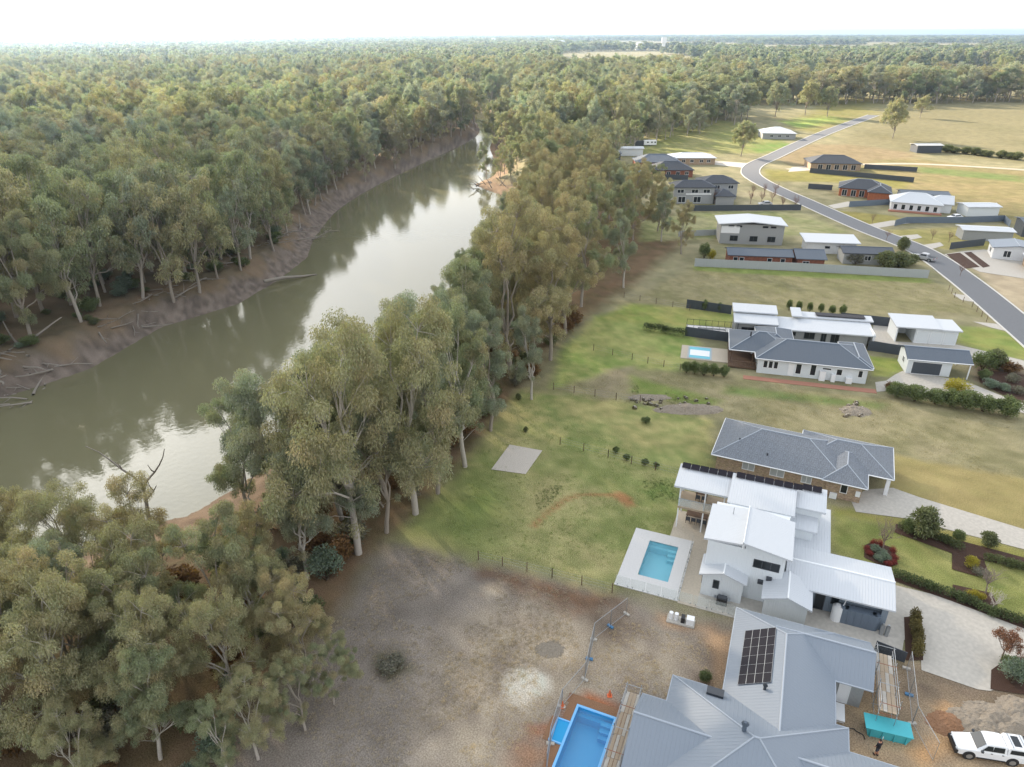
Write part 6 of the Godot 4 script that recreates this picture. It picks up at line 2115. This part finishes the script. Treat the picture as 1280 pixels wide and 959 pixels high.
func shrub_mesh(sd: int, rad: Vector3, leaves: int, len: float, tone: Color, droop := -0.4) -> Array:
	var r := RandomNumberGenerator.new()
	r.seed = sd
	var b := MB.new()
	b.tint = lin(110, 92, 76)
	var L := Leaves.new()
	var tips := []
	for k in 7:
		var an := TAU * k / 7.0 + r.randf()
		var a := limb(b, r, Vector3(0, -0.1, 0), Vector3(cos(an) * 0.6, 1, sin(an) * 0.6).normalized(), rad.y * 1.15, 0.04, 0.015, 0.2, 4)
		tips.append(a[0][-1])
	for k in 12:
		var d := wander(r).normalized()
		var at := Vector3(d.x * rad.x * 0.52, rad.y + d.y * rad.y * 0.5, d.z * rad.z * 0.52)
		fill_clump(L, r, at, rad * r.randf_range(0.42, 0.58), leaves / 12, len, len * 0.45, tone * r.randf_range(0.85, 1.15), droop)
	return [b.mesh(), L.mesh()]

func plant_shrub(proto: Array, at: Vector3, size: Vector3, called: String, label: String, category: String, group := ""):
	var o := thing(called, label, category, at, rng.randf() * 360.0, group)
	o.scale = size * Vector3(rng.randf_range(0.86, 1.12), rng.randf_range(0.85, 1.15), rng.randf_range(0.86, 1.12))
	part(proto[0], "stem", M.bark, o)
	part(proto[1], "foliage", M.leaf, o)
	return o

func hedge(label: String, px_line: Array, h: float, wide: float, tone: Color, sd: int, per := 420):
	var o := thing("hedge", label, "hedge", G(px_line[0][0], px_line[0][1]))
	var r := RandomNumberGenerator.new()
	r.seed = sd
	var L := Leaves.new()
	var b := MB.new()
	b.tint = lin(96, 80, 66)
	for k in px_line.size() - 1:
		var a := G(px_line[k][0], px_line[k][1]) - o.position
		var e := G(px_line[k + 1][0], px_line[k + 1][1]) - o.position
		var n := maxi(1, int((e - a).length() / 0.7))
		for j in n + 1:
			var p := a.lerp(e, float(j) / maxf(n, 1))
			b.tube(p + Vector3(0, -0.05, 0), p + Vector3(r.randf_range(-0.1, 0.1), h * 0.7, 0), 0.03, 0.015, 4)
			var hh := h * r.randf_range(0.85, 1.1)
			fill_clump(L, r, p + Vector3(r.randf_range(-0.1, 0.1), hh * 0.52, r.randf_range(-0.1, 0.1)), Vector3(maxf(wide * 0.55, 0.4), hh * 0.5, maxf(wide * 0.55, 0.4)), per, 0.16, 0.09, tone * r.randf_range(0.8, 1.2), -0.2)
	part(b, "stems", M.bark, o)
	part(L, "foliage", M.leaf, o) if false else part(L.mesh(), "foliage", M.leaf, o)

func bare_tree(label: String, at: Vector3, h: float, sd: int, tint: Color, leaves := 0, tone := Color.WHITE, group := ""):
	var o := thing("bare_tree", label, "tree", at, 0, group)
	var r := RandomNumberGenerator.new()
	r.seed = sd
	var b := MB.new()
	b.tint = tint
	var L := Leaves.new()
	var t := limb(b, r, Vector3(0, -0.1, 0), Vector3.UP, h * 0.35, h * 0.022, h * 0.016, 0.04, 6)
	for i in 6:
		var an := TAU * i / 6.0 + r.randf()
		var a := limb(b, r, t[0][-1], Vector3(cos(an) * 0.7, 1, sin(an) * 0.7).normalized(), h * 0.35, h * 0.012, h * 0.006, 0.15, 4)
		for j in 5:
			var w := wander(r)
			var a2 := limb(b, r, a[0][r.randi_range(1, a[0].size() - 1)], (Vector3(w.x, absf(w.y) + 0.5, w.z)).normalized(), h * 0.24, h * 0.006, h * 0.003, 0.2, 3)
			for q in 3:
				var w2 := wander(r)
				limb(b, r, a2[0][-1 - (q % 2)], Vector3(w2.x, absf(w2.y) + 0.3, w2.z).normalized(), h * 0.13, h * 0.0035, h * 0.002, 0.2, 3)
				if leaves: fill_clump(L, r, a2[0][-1] + w2 * 0.2, Vector3.ONE * h * 0.07, leaves, 0.1, 0.06, tone, 0.2)
	part(b, "trunk", M.bark, o)
	if leaves: part(L.mesh(), "crown", M.leaf, o)

func build_small():
	var dark := Color(0.10, 0.125, 0.06)
	var mid := Color(0.15, 0.175, 0.085)
	var ball := shrub_mesh(41, Vector3(1, 1, 1), 4200, 0.15, Color(0.17, 0.205, 0.095))
	var loose := shrub_mesh(42, Vector3(1, 1, 1), 2600, 0.22, Color(0.18, 0.195, 0.10), 0.1)
	var yellow := shrub_mesh(43, Vector3(1, 1, 1), 2200, 0.16, Color(0.42, 0.36, 0.06))
	var red := shrub_mesh(44, Vector3(1, 1, 1), 1600, 0.14, Color(0.24, 0.05, 0.045))
	var blue := shrub_mesh(45, Vector3(1, 1, 1), 2400, 0.16, Color(0.21, 0.26, 0.20))
	var brown := shrub_mesh(46, Vector3(1, 1, 1), 1800, 0.24, Color(0.22, 0.13, 0.065), 0.4)
	var grey := shrub_mesh(47, Vector3(1, 1, 1), 1600, 0.2, Color(0.20, 0.19, 0.15), 0.0)
	# the row of clipped round shrubs along the drive
	var k := 0
	for q in [[1121, 496, 1.9], [1143, 501, 1.9], [1169, 505, 2.0], [1188, 507, 1.9], [1207, 511, 2.0], [1228, 514, 2.0], [1258, 520, 2.1]]:
		plant_shrub(ball, G(q[0], q[1]), Vector3(q[2] * 0.95, q[2] * 0.72, q[2] * 0.95), "round_shrub", "clipped round green shrub in the row along the garage drive", "shrub", "round shrubs along the drive")
	for q in [[858, 466], [868, 467.5], [880, 469], [892, 470], [905, 471.5]]:
		plant_shrub(ball, G(q[0], q[1]), Vector3(0.95, 1.25, 0.95), "clipped_conifer", "clipped green conifer in the row beside the covered pool", "shrub", "conifers beside the covered pool")
	for q in [[882, 390], [901, 392], [988, 390], [1000, 391], [1014, 392], [1028, 393], [1042, 395], [1055, 397]]:
		plant_shrub(ball, G(q[0], q[1]) + Vector3(0, 0, -0.9), Vector3(0.7, 1.15, 0.7), "clipped_conifer", "small dark conifer along the charcoal fence", "shrub", "conifers along the charcoal fence")
	plant_shrub(yellow, G(1197, 492), Vector3(2.4, 1.3, 1.9), "yellow_shrub", "broad yellowish shrub behind the round shrubs", "shrub")
	for q in [[1228, 462, 2.0, 1.6, 0], [1243, 460, 2.2, 1.7, 1], [1262, 464, 1.6, 1.0, 2], [1236, 484, 1.5, 0.7, 3], [1252, 488, 1.4, 0.6, 3], [1265, 478, 1.3, 0.7, 4], [1272, 492, 1.2, 0.7, 4], [1230, 474, 1.1, 0.8, 0], [1112, 487, 1.0, 0.8, 2]]:
		plant_shrub([ball, loose, brown, blue, grey][q[4]], G(q[0], q[1]), Vector3(q[2], q[3], q[2]), "garden_shrub", ["dark green shrub", "light green shrub", "brown leaved shrub", "blue green low shrub", "grey twiggy shrub"][q[4]] + " in the bed beside the detached garage", "shrub", "shrubs beside the detached garage")
	# the white house's garden
	for q in [[1083, 688], [1086, 694], [1092, 681], [1100, 681], [1116, 690], [1118, 699], [1117, 706], [1110, 708]]:
		plant_shrub(red, G(q[0], q[1]), Vector3(0.5, 0.35, 0.5), "red_shrub", "small red leaved shrub edging the bed below the bare tree", "shrub", "red shrubs round the bed")
	for q in [[1094, 690], [1102, 695], [1108, 700], [1099, 700]]:
		plant_shrub(blue, G(q[0], q[1]), Vector3(0.65, 0.35, 0.65), "low_shrub", "low blue green shrub inside the red edged bed", "shrub", "blue green shrubs inside the bed")
	bare_tree("leafless tree above the red edged bed", G(1103, 690), 4.2, 61, lin(150, 132, 122))
	plant_shrub(loose, G(1152, 670), Vector3(1.9, 1.9, 1.7), "garden_shrub", "large light green shrub at the garden's upper edge", "shrub")
	plant_shrub(ball, G(1136, 666), Vector3(1.0, 1.0, 1.0), "garden_shrub", "dark shrub beside the large light green one", "shrub")
	plant_shrub(ball, G(1197, 676), Vector3(0.7, 0.8, 0.7), "garden_shrub", "small dark shrub by the concrete drive's edge", "shrub")
	plant_shrub(loose, G(1234, 683), Vector3(0.9, 1.1, 0.9), "garden_shrub", "upright green shrub near the drive's bend", "shrub")
	plant_shrub(yellow, G(1213, 709), Vector3(0.85, 0.6, 0.85), "yellow_shrub", "yellow shrub in the dark mulched bed", "shrub")
	for q in [[1214, 745], [1224, 748]]: plant_shrub(yellow, G(q[0], q[1]), Vector3(0.6, 0.45, 0.6), "yellow_shrub", "yellow shrub in the mulched bed by the drive hedge", "shrub", "paired yellow shrubs")
	plant_shrub(grey, G(1225, 719), Vector3(1.0, 0.5, 0.8), "low_shrub", "grey low shrub beside the mulched bed", "shrub")
	bare_tree("leafless tree in the mulched bed with paired yellow shrubs", G(1232, 742), 3.6, 62, lin(160, 146, 138))
	bare_tree("thin white stemmed sapling beside the drive hedge", G(1238, 766), 3.0, 63, lin(214, 208, 200))
	hedge("clipped dark hedge along the concrete drive", [[1119, 721], [1160, 736], [1200, 750], [1240, 768], [1290, 784]], 0.9, 1.1, dark * 1.2, 71)
	hedge("loose dark hedge along the garden's upper edge", [[1130, 662], [1180, 677], [1196, 686]], 0.9, 1.2, mid * 0.8, 72)
	hedge("loose mixed hedge beyond the mulched bed", [[1236, 700], [1262, 708], [1295, 716]], 0.8, 1.1, mid, 73)
	hedge("brown and green hedge standing on the forecourt", [[1142, 776], [1144, 798], [1146, 820]], 1.5, 0.9, Color(0.17, 0.14, 0.06), 74, 700)
	hedge("dark conifer hedge beside the second lawn", [[808, 413], [832, 417], [854, 421]], 1.6, 1.2, dark, 75, 500)
	hedge("low hedge along the far edge of the green field", [[760, 178], [800, 163], [850, 152], [905, 146]], 2.6, 2.4, dark * 1.2, 76, 260)
	bare_tree("small tree with rusty leaves by the forecourt", G(1251, 826), 3.6, 64, lin(150, 130, 118), 60, Color(0.28, 0.14, 0.09))
	plant_shrub(blue, G(1264, 852), Vector3(1.5, 1.0, 1.4), "round_shrub", "rounded blue green shrub in the bed by the forecourt", "shrub")
	plant_shrub(ball, G(1262, 832), Vector3(0.8, 0.6, 0.8), "low_shrub", "low green shrub behind the rounded blue green one", "shrub")
	# shrubs by the pale fence and the upper lots
	for q in [[1106, 336, 2.6, 1.9], [1124, 334, 2.8, 2.0], [1139, 331, 1.6, 1.2], [880, 323, 1.6, 2.2], [1128, 313, 1.8, 2.0]]:
		plant_shrub(loose if q[0] != 880 else ball, G(q[0], q[1]), Vector3(q[2], q[3], q[2]), "garden_shrub", "bushy green shrub behind the pale fence", "shrub", "shrubs behind the pale fence")
	plant_shrub(yellow, G(888, 325), Vector3(1.1, 1.5, 1.1), "yellow_shrub", "golden upright shrub behind the pale fence", "shrub")
	for q in [[1075, 322], [1085, 328], [1068, 330]]: plant_shrub(grey, G(q[0], q[1]), Vector3(2.2, 1.4, 2.0), "garden_shrub", "grey leafless shrub before the dark gabled building", "shrub", "grey shrubs by the gabled building")
	for q in [[900, 246], [893, 250], [938, 250], [952, 250], [965, 249], [978, 256], [941, 240], [955, 240], [969, 239], [993, 256]]:
		bare_tree("leafless street tree near the two storey house", G(q[0], q[1] + 5), 4.5, 80 + int(q[0]), lin(150, 118, 106), 0, Color.WHITE, "leafless street trees")
	for q in [[1108, 300], [1165, 300], [1186, 303], [1200, 345], [1090, 280]]: bare_tree("leafless young tree on the road verge", G(q[0], q[1]), 3.2, 90 + int(q[0]), lin(150, 122, 108), 0, Color.WHITE, "young verge trees")
	# undergrowth below the gums
	var r := RandomNumberGenerator.new()
	r.seed = 55
	for j in 60:
		var t := r.randf()
		var x := lerpf(-92.0, -62.0, t) + r.randf_range(-14, 12)
		var z := lerpf(-112.0, -190.0, t) + r.randf_range(-10, 6)
		var s := river_side(x, z)
		if not s[1] or s[0] < 6.5: continue
		var h := r.randf_range(0.6, 2.0)
		plant_shrub([ball, loose, blue][j % 3], Vector3(x, land_at(x, z, s), z), Vector3(h * 1.3, h * 0.8, h * 1.3), "wattle_bush", "dark green bush on the bank across the river", "bush", "bushes on the far bank")
	for j in 120:
		var t := r.randf()
		var e := Vector2(-19, -55).lerp(Vector2(12, -128), t)
		var x := e.x - r.randf_range(-0.5, 13.0)
		var z := e.y - r.randf_range(-3, 3)
		var s := river_side(x, z)
		if s[1] or s[0] < 3.0: continue
		var h := r.randf_range(0.7, 2.1)
		plant_shrub([brown, loose, brown, grey][j % 4], Vector3(x, land_at(x, z, s), z), Vector3(h, h * 0.9, h), "undergrowth_bush", ["rusty brown bush under the gums of the near bank", "olive bush under the gums of the near bank", "rusty brown bush under the gums of the near bank", "grey twiggy bush under the gums of the near bank"][j % 4], "bush", "bushes under the near bank gums")
	for j in 60:
		var x := r.randf_range(-66, -17)
		var z := r.randf_range(-58, -31) - (x + 40.0) * 0.1
		var s := river_side(x, z)
		if s[1] or s[0] < 3.0 or (x > -24.0 and z > -42.0 and j % 3): continue
		var h := r.randf_range(0.7, 2.2)
		plant_shrub([loose, blue, brown, grey][j % 4], Vector3(x, land_at(x, z, s), z), Vector3(h, h * 0.9, h), "undergrowth_bush", ["olive bush under the gums of the near bend", "grey green bush under the gums of the near bend", "rusty bush under the gums of the near bend", "twiggy grey bush under the gums of the near bend"][j % 4], "bush", "bushes under the near bend gums")
	plant_shrub(ball, G(807, 529), Vector3(0.75, 0.5, 0.75), "dark_bush", "single dark round bush on the neighbouring lawn", "bush")
	for q in [[770, 566], [783, 575], [806, 581], [820, 584]]: plant_shrub(ball, G(q[0], q[1]), Vector3(0.5, 0.45, 0.5), "small_bush", "small dark bush along the wire fence of the lawn", "bush", "bushes along the lawn fence")
	plant_shrub(grey, G(488, 836), Vector3(1.6, 0.5, 1.2), "dark_bush", "scrubby half dead bush alone on the bare lot", "bush")
	plant_shrub(ball, G(881, 850), Vector3(0.6, 0.45, 0.6), "dark_bush", "small green bush beside the new house", "bush")
	for q in [[657, 540, 0.4], [700, 420, 0.35], [648, 500, 0.6]]: plant_shrub(loose, G(q[0], q[1]), Vector3(q[2], q[2], q[2]), "small_bush", "small bush at the edge of the lawns by the gums", "bush", "bushes at the lawn's edge")
	for j in 9: plant_shrub(loose, G(1183 + j * 11 + r.randf_range(-3, 3), 190 + j * 1.2), Vector3(3.2, 1.5, 2.4), "field_bush", "grey green bush in the row beside the lone dark shed", "bush", "bushes beside the dark shed")
	driftwood(r)
	stones("pale stone in the long spoil heap across the brown lot", [840, 505], 34, Vector2(52, 10), 0.45, "stones of the spoil heap")
	stones("pale stone in the small spoil heap behind the tiled house", [1070, 512], 16, Vector2(14, 10), 0.4, "stones of the small spoil heap")
	mound("spoil_heap", "long low heap of spoil across the brown lot", M.rubble, G(862, 512), 5.5, 1.6, 1.0, 12)
	mound("spoil_heap", "low heap of spoil behind the spoil stones", M.rubble, G(812, 497), 3.6, 1.2, 0.4, 14)
	mound("spoil_heap", "small low heap of spoil behind the tiled house", M.rubble, G(1070, 514), 2.4, 1.8, 0.8, 13)
	# far landmarks
	var tower := thing("water_tower", "white water tower standing over the hazy woods", "tower", G(829, 64) * Vector3(1, 0, 1))
	var tm := MB.new()
	tm.tube(Vector3(0, -1, 0), Vector3(0, 22, 0), 5.0, 5.0, 16, true)
	part(tm, "shaft", M.trim_white, tower)
	var tt := MB.new()
	tt.tube(Vector3(0, 22, 0), Vector3(0, 36, 0), 7.5, 7.5, 16, true)
	part(tt, "tank", M.trim_white, tower)
	for q in [[617, 58, 12, 16], [700, 60, 30, 10], [745, 58, 26, 9], [800, 63, 24, 8], [655, 60, 22, 9], [1040, 81, 30, 6], [770, 62, 14, 9], [690, 57, 16, 12]]:
		var at := G(q[0], q[1])
		var b := thing("town_building", "pale low building in the hazy woods before the horizon", "building", Vector3(at.x, 0, at.z), 10, "pale buildings before the horizon")
		box_part(b, "wall", M.trim_white, -q[2] / 2.0, q[2] / 2.0, -0.5, q[3] + 12.0, -8, 8)
		roof_block(b, -q[2] / 2.0 - 0.5, q[2] / 2.0 + 0.5, -8.5, 8.5, q[3] + 12.1, 14, M.white_metal, M.ridge_white)
	var fv := FogVolume.new()
	fv.name = "smoke"
	fv.shape = RenderingServer.FOG_VOLUME_SHAPE_ELLIPSOID
	fv.size = Vector3(120, 60, 90)
	var fm := FogMaterial.new()
	fm.density = 0.02
	fm.albedo = Color(0.95, 0.95, 0.95)
	fv.material = fm
	fv.position = G(241, 56) * Vector3(1, 0, 1) + Vector3(0, 20, 0)
	add_child(fv)
	tag(fv, "white smoke rising from the hazy forest near the horizon", "smoke", "", "stuff")
	dry_grass(r)

func driftwood(r: RandomNumberGenerator):
	var logs := []
	for j in 60: logs.append([r.randf_range(-95, -78), r.randf_range(-118, -102), r.randf_range(2.5, 8.0)])
	for j in 70:
		var t := r.randf()
		logs.append([lerpf(-76, -56, t) + r.randf_range(-6, 0), lerpf(-125, -215, t), r.randf_range(2.5, 7.0)])
	for q in logs:
		var s := river_side(q[0], q[1])
		if not s[1] or s[0] > 11.0: continue
		var y := maxf(land_at(q[0], q[1], s), WATER)
		var m := MB.new()
		var an := r.randf() * TAU
		var d := Vector3(cos(an), r.randf_range(-0.05, 0.25), sin(an)).normalized()
		var rad: float = q[2] * r.randf_range(0.02, 0.035)
		var a := limb(m, r, Vector3.ZERO, d, q[2], rad, rad * 0.45, 0.1, 7, 0.0)
		limb(m, r, a[0][2], (d + wander(r) * 0.7).normalized(), q[2] * 0.3, rad * 0.5, rad * 0.15, 0.15, 5, 0.0)
		var o := part(m, "fallen_log", M.dead_wood)
		o.position = Vector3(q[0], y + rad * 0.6, q[1])
		tag(o, "bleached fallen log on the bank across the river", "log", "driftwood on the far bank")
	var big := MB.new()
	var st := G(330, 352, -3.2)
	var en := G(396, 343, -4.4)
	big.path([st, st.lerp(en, 0.35) + Vector3(0, 0.3, 0), st.lerp(en, 0.7), en], [0.45, 0.4, 0.3, 0.12], 8)
	tag(part(big, "fallen_log", M.dead_wood), "long fallen trunk reaching from the bank into the river", "log")
	var st2 := G(600, 233, -4.0)
	for j in 14:
		var m := MB.new()
		limb(m, r, Vector3.ZERO, Vector3(r.randf_range(-1, 1), r.randf_range(0, 0.7), r.randf_range(-1, 1)).normalized(), r.randf_range(3, 7), 0.22, 0.06, 0.15, 6, 0.0)
		var o := part(m, "fallen_log", M.dead_wood)
		o.position = st2 + Vector3(r.randf_range(-3, 12), r.randf_range(0.0, 0.6), r.randf_range(-6, 8))
		tag(o, "bleached log in the tangle on the bare point", "log", "logs on the bare point")

func dry_grass(r: RandomNumberGenerator):
	var L := Leaves.new()
	for k in 9:
		var an := r.randf() * TAU
		var a := Vector3(cos(an) * 0.8, r.randf_range(0.5, 1.2), sin(an) * 0.8).normalized()
		L.leaf(Vector3(cos(an), 0, sin(an)) * 0.05, a, a.cross(Vector3.UP).normalized(), r.randf_range(0.18, 0.4), 0.03, Color(1, 1, 1) * r.randf_range(0.8, 1.1))
	var places := []
	var tints := []
	var lots := [[[[250, 990], [400, 815], [465, 705], [500, 682], [600, 706], [770, 748], [700, 820], [600, 880], [540, 990]], 3600, lin(190, 174, 152)], [[[560, 810], [700, 770], [790, 780], [890, 800], [880, 860], [800, 880], [760, 860], [690, 870], [640, 990], [540, 990]], 1500, lin(220, 196, 160)], [[[660, 492], [780, 462], [1000, 485], [1270, 525], [1280, 600], [900, 522]], 3000, lin(180, 168, 126)], [[[790, 376], [868, 336], [1160, 350], [1230, 392], [1000, 386]], 2500, lin(178, 172, 120)], [[[520, 650], [600, 560], [655, 492], [850, 590], [860, 690], [765, 735], [600, 695]], 1600, lin(140, 156, 86)], [[[668, 620], [690, 606], [705, 608], [690, 628], [672, 640]], 160, lin(84, 104, 52)], [[[800, 600], [850, 600], [852, 628], [815, 626]], 260, lin(92, 116, 56)], [[[790, 480], [880, 505], [880, 515], [790, 492]], 300, lin(96, 116, 60)]]
	for q in lots:
		var poly := PackedVector2Array(pxs(q[0]))
		var lo := poly[0]
		var hi := poly[0]
		for p in poly:
			lo = lo.min(p)
			hi = hi.max(p)
		var got := 0
		for j in q[1] * 3:
			var p := Vector2(r.randf_range(lo.x, hi.x), r.randf_range(lo.y, hi.y))
			if not Geometry2D.is_point_in_polygon(p, poly): continue
			if n_mid.get_noise_2d(p.x, p.y) < -0.15 or in_hole(p.x, p.y): continue
			var s := r.randf_range(0.35, 0.9)
			places.append(Transform3D(Basis(Vector3.UP, r.randf() * TAU).scaled(Vector3(s, s * 0.8, s)), Vector3(p.x, land(p.x, p.y) - 0.01, p.y)))
			tints.append(q[2] * r.randf_range(0.7, 1.15))
			got += 1
			if got >= q[1]: break
	var mm := MultiMesh.new()
	mm.transform_format = MultiMesh.TRANSFORM_3D
	mm.use_colors = true
	mm.mesh = L.mesh()
	mm.instance_count = places.size()
	for k in places.size():
		mm.set_instance_transform(k, places[k])
		mm.set_instance_color(k, tints[k])
	var o := MultiMeshInstance3D.new()
	o.name = "dry_grass"
	o.multimesh = mm
	o.material_override = M.leaf
	add_child(o)
	tag(o, "tufts of dry grass over the bare lots and lawns", "grass", "", "stuff")
